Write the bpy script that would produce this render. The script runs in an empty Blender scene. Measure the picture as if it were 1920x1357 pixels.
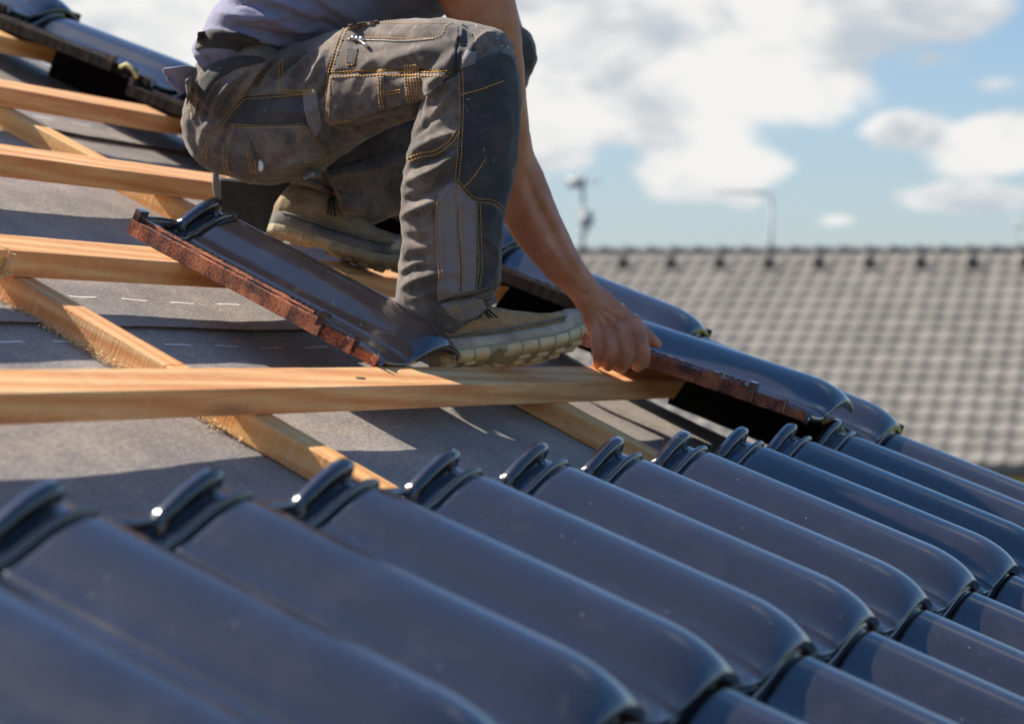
import bpy, bmesh, math, random
import numpy as np
from mathutils import Vector, Matrix, noise
from mathutils.bvhtree import BVHTree
random.seed(7)
R = math.radians
SC = bpy.context.scene
COL = SC.collection

# ------------------------------------------------------------------ camera
F, CX, CY, H = 4000.0, 960.0, 678.5, 6.0       # focal length in photo pixels, picture centre, eye height
cam = bpy.data.cameras.new('camera')
cam.sensor_width = 36.0
cam.lens = 36.0 * F / 1920.0
cam.clip_start = 0.1
cam.clip_end = 2000
cam.dof.use_dof = True
cam.dof.focus_distance = 3.42
cam.dof.aperture_fstop = 4.0
camo = bpy.data.objects.new('camera', cam)
camo.location = (0, 0, H)
camo.rotation_euler = (R(90), 0, 0)
COL.objects.link(camo)
SC.camera = camo

# roof frame: U along the battens, V up the slope, N out of the roof; origin on the front top edge of the lowest open batten
A_ = math.atan(1990.0 / F)
TH = R(25.3)
U = Vector((math.sin(A_), math.cos(A_), 0))
V = Vector((-math.cos(TH) * math.cos(A_), math.cos(TH) * math.sin(A_), math.sin(TH)))
N = U.cross(V)
_Z = 1.769 / .7375
P0 = Vector((-960 / F * _Z, _Z, H - (739 - CY) / F * _Z))

def at(x, y, Z):
    return Vector(((x - CX) / F * Z, Z, H - (y - CY) / F * Z))
def px(p):
    return (CX + F * p[0] / p[1], CY - F * (p[2] - H) / p[1])
def roofp(u, v, n):
    return P0 + U * u + V * v + N * n

# ------------------------------------------------------------------ sun and sky
sdir = (V * math.cos(R(23)) + N * math.sin(R(23)) + U * -.12).normalized()
sun = bpy.data.lights.new('sun', 'SUN')
sun.energy = 5.0
sun.angle = R(.55)
sun.color = (1.0, .89, .74)
suno = bpy.data.objects.new('sun', sun)
suno.rotation_euler = sdir.to_track_quat('Z', 'Y').to_euler()
suno.location = (-4, 2, 12)
COL.objects.link(suno)

world = bpy.data.worlds.new('World')
SC.world = world
world.use_nodes = True
NT = world.node_tree
NT.nodes.clear()
def nd(t, k, ins=None, **kw):
    n_ = t.nodes.new(k)
    for a, b in kw.items():
        setattr(n_, a, b)
    for a, b in (ins or {}).items():
        if isinstance(b, bpy.types.NodeSocket):
            t.links.new(b, n_.inputs[a])
        else:
            n_.inputs[a].default_value = b
    return n_
def mth(t, op, a, b=0.0, c=0.0, clamp=False):
    m = nd(t, 'ShaderNodeMath', {0: a, 1: b, 2: c}, operation=op)
    m.use_clamp = clamp
    return m.outputs[0]
sky = nd(NT, 'ShaderNodeTexSky', sky_type='NISHITA')
sky.sun_disc = False
sky.sun_elevation = math.asin(sdir.z)
sky.sun_rotation = math.atan2(sdir.x, sdir.y)
sky.air_density = 1.0
sky.dust_density = .6
sky.ozone_density = 3.0
tc = nd(NT, 'ShaderNodeTexCoord')
sep = nd(NT, 'ShaderNodeSeparateXYZ', {0: tc.outputs['Generated']})
AZ = mth(NT, 'ARCTAN2', sep.outputs[0], sep.outputs[1])
EL = mth(NT, 'ARCSINE', sep.outputs[2])
cmb = nd(NT, 'ShaderNodeCombineXYZ', {0: mth(NT, 'MULTIPLY', AZ, 1.0), 1: mth(NT, 'MULTIPLY', EL, 1.9), 2: 0.0})
n1 = nd(NT, 'ShaderNodeTexNoise', {'Vector': cmb.outputs[0], 'Scale': 16.0, 'Detail': 6.0, 'Roughness': .52})
n2 = nd(NT, 'ShaderNodeTexNoise', {'Vector': tc.outputs['Generated'], 'Scale': 2.3, 'Detail': 6.0, 'Roughness': .55})
n3 = nd(NT, 'ShaderNodeTexNoise', {'Vector': cmb.outputs[0], 'Scale': 13.0, 'Detail': 6.0, 'Roughness': .6, 'Distortion': .3})
# cloud banks: azimuth, elevation, half widths (all as seen from this roof), weight
def az(x): return math.atan((x - CX) / F)
def el(y): return math.atan((CY - y) / F)
banks = [(1230, 70, 420, 190, 1.15), (1180, 215, 330, 85, .9), (1530, 175, 150, 95, 1.0), (1720, 20, 170, 65, 1.0), (1330, 320, 170, 62, .95),
         (1690, 250, 110, 42, 1.0), (1875, 290, 150, 62, 1.05), (1830, 375, 160, 34, .9), (1575, 416, 60, 16, .6), (1740, 118, 45, 20, .5),
         (150, 40, 560, 230, 1.5), (1060, 262, 90, 62, .9), (700, 60, 420, 300, 1.3), (1400, 378, 60, 24, .7), (1880, 175, 80, 24, .45)]
acc = None
for bx_, by_, rx_, ry_, wt in banks:
    a = mth(NT, 'MULTIPLY', mth(NT, 'SUBTRACT', AZ, az(bx_)), F / rx_)
    b = mth(NT, 'MULTIPLY', mth(NT, 'SUBTRACT', EL, el(by_)), F / ry_)
    d = mth(NT, 'ADD', mth(NT, 'MULTIPLY', a, a), mth(NT, 'MULTIPLY', b, b))
    g = mth(NT, 'MULTIPLY', mth(NT, 'EXPONENT', mth(NT, 'MULTIPLY', d, -.8)), wt)
    acc = g if acc is None else mth(NT, 'MAXIMUM', acc, g)
near = mth(NT, 'ADD', acc, mth(NT, 'MULTIPLY', mth(NT, 'SUBTRACT', n1.outputs[0], .5), 1.25))
near = nd(NT, 'ShaderNodeMapRange', {'Value': near, 'From Min': .38, 'From Max': .66}, interpolation_type='SMOOTHSTEP').outputs[0]
far = nd(NT, 'ShaderNodeMapRange', {'Value': n2.outputs[0], 'From Min': .57, 'From Max': .72}, interpolation_type='SMOOTHSTEP').outputs[0]
# the ordinary broken cloud cover of the rest of the sky joins the banks outside the view
offr = mth(NT, 'MAXIMUM', mth(NT, 'MULTIPLY', mth(NT, 'ABSOLUTE', AZ), 1 / .34), mth(NT, 'MULTIPLY', mth(NT, 'ABSOLUTE', EL), 1 / .27))
offw = nd(NT, 'ShaderNodeMapRange', {'Value': offr, 'From Min': .85, 'From Max': 1.25}, interpolation_type='SMOOTHSTEP').outputs[0]
mask = mth(NT, 'MAXIMUM', near, mth(NT, 'MULTIPLY', far, mth(NT, 'MULTIPLY', offw, .8)))
shade = nd(NT, 'ShaderNodeMapRange', {'Value': n3.outputs[0], 'From Min': .34, 'From Max': .56}, interpolation_type='SMOOTHSTEP').outputs[0]
ccol = nd(NT, 'ShaderNodeMix', data_type='RGBA')
NT.links.new(shade, ccol.inputs['Factor'])
ccol.inputs['A'].default_value = (3.1, 3.4, 3.7, 1)
ccol.inputs['B'].default_value = (5.2, 5.15, 5.05, 1)
hz = mth(NT, 'EXPONENT', mth(NT, 'MULTIPLY', mth(NT, 'MAXIMUM', EL, 0.0), -4.5))
skyh = nd(NT, 'ShaderNodeMix', data_type='RGBA')
hz2 = mth(NT, 'EXPONENT', mth(NT, 'MULTIPLY', mth(NT, 'MAXIMUM', EL, 0.0), -16.0))
NT.links.new(mth(NT, 'ADD', mth(NT, 'MULTIPLY', hz, .72), mth(NT, 'MULTIPLY', hz2, .26)), skyh.inputs['Factor'])
skyd = nd(NT, 'ShaderNodeHueSaturation', {'Color': sky.outputs[0], 'Saturation': 1.24, 'Value': .92})
NT.links.new(skyd.outputs[0], skyh.inputs['A'])
skyh.inputs['B'].default_value = (2.65, 2.95, 3.15, 1)
skyg = nd(NT, 'ShaderNodeHueSaturation', {'Color': skyh.outputs['Result'], 'Saturation': 1.0, 'Value': 1.0})
mx = nd(NT, 'ShaderNodeMix', data_type='RGBA')
NT.links.new(mask, mx.inputs['Factor'])
NT.links.new(skyg.outputs[0], mx.inputs['A'])
NT.links.new(ccol.outputs['Result'], mx.inputs['B'])
bg = nd(NT, 'ShaderNodeBackground', {'Color': mx.outputs['Result'], 'Strength': .092})
wo = nd(NT, 'ShaderNodeOutputWorld', {'Surface': bg.outputs[0]})
SC.view_settings.view_transform = 'Standard'
SC.view_settings.look = 'None'
SC.view_settings.exposure = .92
SC.view_settings.gamma = 1
SC.view_settings.use_curve_mapping = False
SC.render.engine = 'CYCLES'
SC.cycles.max_bounces = 6

# ------------------------------------------------------------------ materials
def mat(name, base, rough=.5, **kw):
    m = bpy.data.materials.new(name)
    m.use_nodes = True
    t = m.node_tree
    p = t.nodes['Principled BSDF']
    p.inputs['Base Color'].default_value = (*base, 1)
    p.inputs['Roughness'].default_value = rough
    for a, b in kw.items():
        p.inputs[a.replace('_', ' ')].default_value = b
    return m, t, p
def ramp(t, fac, stops):
    r = nd(t, 'ShaderNodeValToRGB', {'Fac': fac})
    e = r.color_ramp.elements
    while len(e) < len(stops): e.new(.5)
    for i, (q, c) in enumerate(stops):
        e[i].position = q
        e[i].color = (*c, 1)
    return r.outputs[0]
def coords(t, scale=(1, 1, 1), kind='Object'):
    c = nd(t, 'ShaderNodeTexCoord')
    return nd(t, 'ShaderNodeMapping', {'Vector': c.outputs[kind], 'Scale': scale}).outputs[0]
def mixc(t, f, a, b, mode='MIX'):
    m = nd(t, 'ShaderNodeMix', data_type='RGBA', blend_type=mode)
    for k, v_ in (('Factor', f), ('A', a), ('B', b)):
        if isinstance(v_, bpy.types.NodeSocket): t.links.new(v_, m.inputs[k])
        elif k == 'Factor': m.inputs[k].default_value = v_
        else: m.inputs[k].default_value = (*v_, 1)
    return m.outputs['Result']
def bump(t, p, h, strength, dist):
    b = nd(t, 'ShaderNodeBump', {'Height': h, 'Strength': strength, 'Distance': dist})
    t.links.new(b.outputs[0], p.inputs['Normal'])

def m_tile(name, base=(.021, .0175, .021), rough=.27, dust=.35, seed=0.0):
    m, t, p = mat(name, base, rough, IOR=1.62, Coat_Weight=1.0, Coat_Roughness=.09, Coat_IOR=1.75)
    oi = nd(t, 'ShaderNodeObjectInfo')
    v = nd(t, 'ShaderNodeVectorMath', {0: coords(t), 1: (1, 1, 1)}, operation='MULTIPLY')
    off = nd(t, 'ShaderNodeVectorMath', {0: v.outputs[0], 1: oi.outputs['Random']}, operation='ADD')
    n = nd(t, 'ShaderNodeTexNoise', {'Vector': off.outputs[0], 'Scale': 14.0, 'Detail': 5.0, 'Roughness': .6})
    s = nd(t, 'ShaderNodeTexNoise', {'Vector': off.outputs[0], 'Scale': 900.0, 'Detail': 2.0})
    vo = nd(t, 'ShaderNodeTexVoronoi', {'Vector': off.outputs[0], 'Scale': 55.0})
    dn = nd(t, 'ShaderNodeMapRange', {'Value': n.outputs[0], 'From Min': .52, 'From Max': .74}).outputs[0]
    spk = nd(t, 'ShaderNodeMapRange', {'Value': vo.outputs['Distance'], 'From Min': .085, 'From Max': .03}).outputs[0]
    spk2 = mth(t, 'MULTIPLY', spk, mth(t, 'GREATER_THAN', nd(t, 'ShaderNodeSeparateColor', {0: vo.outputs['Color']}).outputs[0], .80))
    c1 = mixc(t, mth(t, 'MULTIPLY', dn, dust * .18), base, (.15, .14, .14))
    c2 = mixc(t, mth(t, 'MULTIPLY', spk2, .65), c1, (.45, .40, .34))
    t.links.new(c2, p.inputs['Base Color'])
    rr = mth(t, 'ADD', mth(t, 'MULTIPLY', dn, .14 * dust), rough)
    t.links.new(mth(t, 'ADD', rr, mth(t, 'MULTIPLY', mth(t, 'SUBTRACT', s.outputs[0], .5), .08)), p.inputs['Roughness'])
    bump(t, p, n.outputs[0], .10, .003)
    return m
TILE = m_tile('glazed_tile')
TILE_GLOSS = m_tile('glazed_tile_gloss', (.020, .016, .018), .12, .5)
TILE_SHADE, _, _ = mat('engobe_shaded', (.010, .006, .005), .7, IOR=1.2)  # dark glaze of the verge tiles, blackened further by shade put into the colour
def m_brick():
    m, t, p = mat('fired_clay', (.30, .10, .05), .85)
    c = coords(t)
    n = nd(t, 'ShaderNodeTexNoise', {'Vector': c, 'Scale': 260.0, 'Detail': 5.0, 'Roughness': .7})
    n2_ = nd(t, 'ShaderNodeTexNoise', {'Vector': c, 'Scale': 22.0, 'Detail': 3.0})
    f = mth(t, 'ADD', n.outputs[0], mth(t, 'MULTIPLY', mth(t, 'SUBTRACT', n2_.outputs[0], .5), .9))
    col = ramp(t, f, [(.36, (.05, .022, .02)), (.50, (.24, .068, .034)), (.66, (.44, .145, .06))])
    t.links.new(col, p.inputs['Base Color'])
    bump(t, p, n.outputs[0], .6, .002)
    return m
BRICK = m_brick()
def m_wood(name, a, b, c_, seed):
    m, t, p = mat(name, a, .7)
    v = coords(t, (1.2, 22, 22))
    v2 = nd(t, 'ShaderNodeVectorMath', {0: v, 1: (seed, seed * 2, 0)}, operation='ADD').outputs[0]
    n = nd(t, 'ShaderNodeTexNoise', {'Vector': v2, 'Scale': 1.6, 'Detail': 4.0, 'Distortion': .6})
    w = nd(t, 'ShaderNodeTexWave', {'Vector': v2, 'Scale': .9, 'Distortion': 5.0, 'Detail': 3.0, 'Detail Scale': 1.2}, bands_direction='DIAGONAL')
    fine = nd(t, 'ShaderNodeTexNoise', {'Vector': coords(t, (14, 420, 420)), 'Scale': 1.0, 'Detail': 4.0})
    saw = nd(t, 'ShaderNodeTexNoise', {'Vector': coords(t, (240, 14, 14)), 'Scale': 1.0, 'Detail': 3.0})
    big = nd(t, 'ShaderNodeTexNoise', {'Vector': coords(t, (1, 1, 1)), 'Scale': 5.0, 'Detail': 3.0})
    f = mth(t, 'ADD', mth(t, 'MULTIPLY', w.outputs[0], .35), mth(t, 'MULTIPLY', n.outputs[0], .65))
    col = ramp(t, f, [(.28, a), (.5, b), (.72, c_)])
    fr = nd(t, 'ShaderNodeMapRange', {'Value': fine.outputs[0], 'From Min': .45, 'From Max': .70}).outputs[0]
    col = mixc(t, mth(t, 'MULTIPLY', fr, .42), col, tuple(x * .55 for x in b))
    sr = nd(t, 'ShaderNodeMapRange', {'Value': saw.outputs[0], 'From Min': .52, 'From Max': .75}).outputs[0]
    col = mixc(t, mth(t, 'MULTIPLY', sr, .35), col, (.86, .68, .45))
    # knots
    vo = nd(t, 'ShaderNodeTexVoronoi', {'Vector': nd(t, 'ShaderNodeVectorMath', {0: coords(t, (2.2, 9, 9)), 1: (seed, 0, 0)}, operation='ADD').outputs[0], 'Scale': 1.0})
    k = nd(t, 'ShaderNodeMapRange', {'Value': vo.outputs['Distance'], 'From Min': .16, 'From Max': .05}).outputs[0]
    col = mixc(t, mth(t, 'MULTIPLY', k, .6), col, (.16, .07, .03))
    col = mixc(t, mth(t, 'MULTIPLY', big.outputs[0], .30), col, (.62, .46, .30))
    t.links.new(col, p.inputs['Base Color'])
    bump(t, p, mth(t, 'ADD', mth(t, 'ADD', fine.outputs[0], saw.outputs[0]), mth(t, 'MULTIPLY', w.outputs[0], .4)), .6, .0012)
    return m
WOOD = m_wood('batten_wood', (.66, .24, .065), (.80, .37, .125), (.88, .53, .24), 0.0)
WOOD2 = m_wood('batten_wood_yellow', (.70, .29, .065), (.82, .41, .12), (.89, .55, .22), 3.7)
def m_underlay():
    m, t, p = mat('underlay', (.2, .19, .18), .62)
    c = coords(t)
    n = nd(t, 'ShaderNodeTexNoise', {'Vector': coords(t, (260, 900, 1)), 'Scale': 1.0, 'Detail': 3.0})
    w1 = nd(t, 'ShaderNodeTexWave', {'Vector': c, 'Scale': 90.0, 'Distortion': .6, 'Detail': 1.0}, bands_direction='X')
    w2 = nd(t, 'ShaderNodeTexWave', {'Vector': c, 'Scale': 120.0, 'Distortion': .6, 'Detail': 1.0}, bands_direction='Y')
    d = nd(t, 'ShaderNodeTexNoise', {'Vector': c, 'Scale': 7.0, 'Detail': 6.0, 'Roughness': .65})
    g5 = nd(t, 'ShaderNodeTexNoise', {'Vector': coords(t, (1, 2.5, 1)), 'Scale': 110.0, 'Detail': 4.0})
    vo = nd(t, 'ShaderNodeTexVoronoi', {'Vector': c, 'Scale': 120.0})
    s = nd(t, 'ShaderNodeMapRange', {'Value': vo.outputs['Distance'], 'From Min': .17, 'From Max': .08}).outputs[0]
    rnd = nd(t, 'ShaderNodeSeparateColor', {0: vo.outputs['Color']}).outputs[0]
    s = mth(t, 'MULTIPLY', s, mth(t, 'GREATER_THAN', rnd, .80))
    f = mth(t, 'ADD', mth(t, 'MULTIPLY', n.outputs[0], .8), mth(t, 'ADD', mth(t, 'MULTIPLY', g5.outputs[0], .5), mth(t, 'MULTIPLY', d.outputs[0], .5)))
    f = mth(t, 'SUBTRACT', f, .4)
    col = ramp(t, f, [(.36, (.095, .093, .108)), (.5, (.20, .185, .178)), (.64, (.42, .36, .30))])
    col = mixc(t, mth(t, 'MULTIPLY', s, .8), col, (.75, .60, .40))
    t.links.new(col, p.inputs['Base Color'])
    p.inputs['Sheen Weight'].default_value = .3
    bump(t, p, mth(t, 'ADD', mth(t, 'ADD', w1.outputs[0], w2.outputs[0]), mth(t, 'MULTIPLY', g5.outputs[0], 3.0)), .55, .0016)
    return m
UNDER = m_underlay()
def m_cloth(name, base, dusty, k=.5, scale=16.0, rough=.9, weave=1100.0, sheen=.2):
    m, t, p = mat(name, base, rough)
    c = coords(t)
    n = nd(t, 'ShaderNodeTexNoise', {'Vector': c, 'Scale': scale, 'Detail': 7.0, 'Roughness': .62})
    n4 = nd(t, 'ShaderNodeTexNoise', {'Vector': c, 'Scale': scale * 9, 'Detail': 4.0, 'Roughness': .7})
    wv = nd(t, 'ShaderNodeTexNoise', {'Vector': c, 'Scale': weave, 'Detail': 2.0})
    f = nd(t, 'ShaderNodeMapRange', {'Value': mth(t, 'ADD', n.outputs[0], mth(t, 'MULTIPLY', mth(t, 'SUBTRACT', n4.outputs[0], .5), .5)), 'From Min': .42, 'From Max': .68}).outputs[0]
    col = mixc(t, mth(t, 'MULTIPLY', f, k), base, dusty)
    col = mixc(t, mth(t, 'MULTIPLY', wv.outputs[0], .5), col, tuple(x * .55 for x in base))
    t.links.new(col, p.inputs['Base Color'])
    p.inputs['Sheen Weight'].default_value = sheen
    bump(t, p, mth(t, 'ADD', mth(t, 'MULTIPLY', n4.outputs[0], 1.4), wv.outputs[0]), .35, .0015)
    return m
TROUSER = m_cloth('trouser_cotton', (.085, .073, .068), (.30, .245, .21), .85, 9.0)
KNEE = m_cloth('trouser_dark', (.036, .038, .048), (.115, .105, .10), .7, 12.0)
PANEL = m_cloth('trouser_grey', (.20, .185, .205), (.30, .27, .25), .6, 14.0)
SHIRT = m_cloth('shirt_cotton', (.19, .195, .32), (.26, .26, .37), .5, 6.0, .85)
BELT = m_cloth('elastic_band', (.03, .03, .032), (.07, .065, .06), .6, 20.0, .8)
BLACK, _, _ = mat('black_plastic', (.012, .012, .013), .55)
STITCH, _, _ = mat('orange_thread', (.66, .36, .09), .8)
def m_skin():
    m, t, p = mat('skin', (.36, .16, .095), .48)
    c = coords(t)
    n = nd(t, 'ShaderNodeTexNoise', {'Vector': c, 'Scale': 18.0, 'Detail': 5.0})
    n_ = nd(t, 'ShaderNodeTexNoise', {'Vector': c, 'Scale': 420.0, 'Detail': 3.0})
    t.links.new(ramp(t, n.outputs[0], [(.3, (.46, .16, .08)), (.55, (.60, .235, .13)), (.75, (.70, .33, .21))]), p.inputs['Base Color'])
    p.inputs['Subsurface Weight'].default_value = .12
    p.inputs['Subsurface Radius'].default_value = (.012, .005, .003)
    p.inputs['Subsurface Scale'].default_value = 1.0
    bump(t, p, n_.outputs[0], .25, .0009)
    return m
SKIN = m_skin()
def m_suede(name, a, b, s=30.0, rough=.9):
    m, t, p = mat(name, a, rough)
    c = coords(t)
    n = nd(t, 'ShaderNodeTexNoise', {'Vector': c, 'Scale': s, 'Detail': 6.0, 'Roughness': .65})
    f = nd(t, 'ShaderNodeTexNoise', {'Vector': c, 'Scale': 700.0, 'Detail': 2.0})
    t.links.new(ramp(t, n.outputs[0], [(.35, a), (.65, b)]), p.inputs['Base Color'])
    bump(t, p, mth(t, 'ADD', n.outputs[0], f.outputs[0]), .5, .0015)
    return m
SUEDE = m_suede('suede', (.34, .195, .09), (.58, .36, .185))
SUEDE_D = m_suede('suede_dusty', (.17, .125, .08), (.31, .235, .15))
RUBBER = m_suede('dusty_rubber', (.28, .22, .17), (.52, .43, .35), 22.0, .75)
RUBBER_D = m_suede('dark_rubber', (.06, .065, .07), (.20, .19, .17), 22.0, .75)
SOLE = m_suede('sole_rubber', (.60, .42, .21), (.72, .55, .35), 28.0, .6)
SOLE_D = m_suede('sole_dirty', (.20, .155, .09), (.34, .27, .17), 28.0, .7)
GROOVE = m_suede('sole_groove', (.30, .26, .15), (.40, .36, .24), 60.0, .8)
METAL, _, _ = mat('zip_metal', (.6, .6, .58), .3, Metallic=1.0)
YELLOW, _, _ = mat('clip_yellow', (.42, .42, .16), .5)
HAIR, _, _ = mat('hair', (.035, .022, .015), .6)
WHITE, _, _ = mat('white_print', (.8, .8, .82), .6)
PAINT = m_suede('dried_paint', (.62, .60, .52), (.74, .72, .66), 60.0, .8)
TEAL, _, _ = mat('teal_waistband', (.02, .20, .16), .8)
def m_far():
    m, t, p = mat('concrete_tile', (.27, .25, .235), .85)
    oi = nd(t, 'ShaderNodeObjectInfo')
    n = nd(t, 'ShaderNodeTexNoise', {'Vector': coords(t), 'Scale': 9.0, 'Detail': 5.0})
    f = mth(t, 'ADD', mth(t, 'MULTIPLY', n.outputs[0], .7), mth(t, 'MULTIPLY', oi.outputs['Random'], .3))
    t.links.new(ramp(t, f, [(.3, (.125, .119, .110)), (.7, (.195, .185, .172))]), p.inputs['Base Color'])
    return m
FARTILE = m_far()
PLASTER = m_suede('plaster', (.46, .40, .33), (.52, .46, .38), 12.0)
GUTTER, _, _ = mat('gutter_zinc', (.07, .075, .08), .45)
SHAVE, _, _ = mat('wood_shaving', (.72, .56, .32), .8)
GRASS = m_suede('ground_grass', (.05, .075, .025), (.09, .11, .045), 3.0)

# ------------------------------------------------------------------ mesh helpers
def meshobj(name, verts, faces, mats, parent=None, smooth=True, fm=None, world_space=True):
    me = bpy.data.meshes.new(name)
    if parent is not None and world_space:
        off = parent.matrix_world.inverted() if parent.get('_rot') else Matrix.Translation(-parent.location)
        verts = [off @ Vector(q) for q in verts]
    me.from_pydata([tuple(q) for q in verts], [], faces)
    me.validate()
    for m in (mats if isinstance(mats, (list, tuple)) else [mats]):
        me.materials.append(m)
    if smooth:
        me.polygons.foreach_set('use_smooth', [True] * len(me.polygons))
    if fm is not None and len(fm) == len(me.polygons):
        me.polygons.foreach_set('material_index', fm)
    me.update()
    o = bpy.data.objects.new(name, me)
    COL.objects.link(o)
    if parent is not None:
        o.parent = parent
    return o
def tag(o, label=None, cat=None, group=None, kind=None):
    if label: o['label'] = label
    if cat: o['category'] = cat
    if group: o['group'] = group
    if kind: o['kind'] = kind
    return o
def empty(name, loc, label, cat, mw=None):
    o = bpy.data.objects.new(name, None)
    COL.objects.link(o)
    o.empty_display_size = .1
    if mw is not None: o.matrix_world = mw
    else: o.location = loc
    return tag(o, label, cat)
class MB:
    def __init__(s): s.v = []; s.f = []; s.m = []
    def add(s, v, f, m=0):
        b = len(s.v); s.v += [Vector(q) for q in v]; s.f += [tuple(i + b for i in q) for q in f]; s.m += [m] * len(f) if isinstance(m, int) else m
    def box(s, lo, hi, m=0, M=None):
        x0, y0, z0 = lo; x1, y1, z1 = hi
        v = [Vector(q) for q in ((x0, y0, z0), (x1, y0, z0), (x1, y1, z0), (x0, y1, z0), (x0, y0, z1), (x1, y0, z1), (x1, y1, z1), (x0, y1, z1))]
        if M is not None: v = [M @ q for q in v]
        s.add(v, [(0, 3, 2, 1), (4, 5, 6, 7), (0, 1, 5, 4), (1, 2, 6, 5), (2, 3, 7, 6), (3, 0, 4, 7)], m)
    def tube(s, pts, rad, seg=8, m=0, cap=True, ref=Vector((0, -1, 0))):
        """pts world; rad list of r or (rw, rd) : across and toward ref"""
        pts = [Vector(q) for q in pts]
        n = len(pts); vs = []; fs = []
        for i, q in enumerate(pts):
            d = (pts[min(i + 1, n - 1)] - pts[max(i - 1, 0)]).normalized()
            b = (ref - d * ref.dot(d))
            if b.length < 1e-3: b = Vector((1, 0, 0)) - d * d.x
            b.normalize(); w = d.cross(b)
            r = rad[i] if isinstance(rad, (list, tuple)) else rad
            rw, rd = r if isinstance(r, (tuple, list)) else (r, r)
            for k in range(seg):
                a = 2 * math.pi * k / seg
                vs.append(q + w * (rw * math.cos(a)) + b * (rd * math.sin(a)))
        for i in range(n - 1):
            for k in range(seg):
                k2 = (k + 1) % seg
                fs.append((i * seg + k, i * seg + k2, (i + 1) * seg + k2, (i + 1) * seg + k))
        if cap:
            fs.append(tuple(range(seg - 1, -1, -1))); fs.append(tuple((n - 1) * seg + k for k in range(seg)))
        s.add(vs, fs, m)
    def ball(s, c, r, m=0, seg=12, rings=8, M=None):
        c = Vector(c); r = Vector((r, r, r)) if not isinstance(r, (tuple, list, Vector)) else Vector(r)
        vs = []; fs = []
        for i in range(1, rings):
            a = math.pi * i / rings
            for k in range(seg):
                b = 2 * math.pi * k / seg
                q = Vector((r.x * math.sin(a) * math.cos(b), r.y * math.sin(a) * math.sin(b), r.z * math.cos(a)))
                vs.append(c + (M @ q if M else q))
        t_ = len(vs); q = Vector((0, 0, r.z)); vs.append(c + (M @ q if M else q)); vs.append(c - (M @ q if M else q))
        for i in range(rings - 2):
            for k in range(seg):
                k2 = (k + 1) % seg
                fs.append((i * seg + k, (i + 1) * seg + k, (i + 1) * seg + k2, i * seg + k2))
        for k in range(seg):
            fs.append((t_, k, (k + 1) % seg)); fs.append((t_ + 1, (rings - 2) * seg + (k + 1) % seg, (rings - 2) * seg + k))
        s.add(vs, fs, m)
    def build(s, name, mats, parent=None, smooth=True, ws=True):
        return meshobj(name, s.v, s.f, mats, parent, smooth, s.m, ws)
def catmull(p, n):
    """resample list of tuples smoothly"""
    p = [np.array(q, float) for q in p]
    out = []
    for i in range(len(p) - 1):
        a = p[i - 1] if i else p[0] * 2 - p[1]
        b, c = p[i], p[i + 1]
        d = p[i + 2] if i + 2 < len(p) else c * 2 - b
        for k in range(n):
            t = k / n
            out.append(.5 * ((2 * b) + (c - a) * t + (2 * a - 5 * b + 4 * c - d) * t * t + (3 * b - a - 3 * c + d) * t ** 3))
    out.append(p[-1])
    return out
def remesh(mb, voxel, smooth_it=0, fac=.5):
    me = bpy.data.meshes.new('tmp')
    me.from_pydata([tuple(q) for q in mb.v], [], mb.f)
    o = bpy.data.objects.new('tmp', me)
    COL.objects.link(o)
    r = o.modifiers.new('r', 'REMESH'); r.mode = 'VOXEL'; r.voxel_size = voxel
    if smooth_it:
        s_ = o.modifiers.new('s', 'SMOOTH'); s_.iterations = smooth_it; s_.factor = fac
    dg = bpy.context.evaluated_depsgraph_get()
    e = o.evaluated_get(dg)
    m2 = bpy.data.meshes.new_from_object(e)
    vs = np.empty(len(m2.vertices) * 3); m2.vertices.foreach_get('co', vs)
    ns = np.empty(len(m2.vertices) * 3); m2.vertices.foreach_get('normal', ns)
    fs = [tuple(p.vertices) for p in m2.polygons]
    bpy.data.objects.remove(o); bpy.data.meshes.remove(me); bpy.data.meshes.remove(m2)
    return vs.reshape(-1, 3), ns.reshape(-1, 3), fs

# ------------------------------------------------------------------ ground
g = MB(); g.box((-900, -300, -.4), (900, 1500, 0))
tag(g.build('ground', GRASS, smooth=False), 'green ground far below the two roofs', kind='structure')

# ------------------------------------------------------------------ roof under construction
MR = Matrix(((U.x, V.x, N.x, P0.x), (U.y, V.y, N.y, P0.y), (U.z, V.z, N.z, P0.z), (0, 0, 0, 1)))
roof = empty('house_roof', None, 'half laid dark glazed tile roof with open timber battens over grey underlay', 'roof', MR)
def local(mb, name, mats, parent, M=Matrix.Identity(4), smooth=True):
    o = mb.build(name, mats, None, smooth)
    o.parent = parent
    o.matrix_parent_inverse = Matrix.Identity(4)
    o.matrix_local = M
    return o

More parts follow.
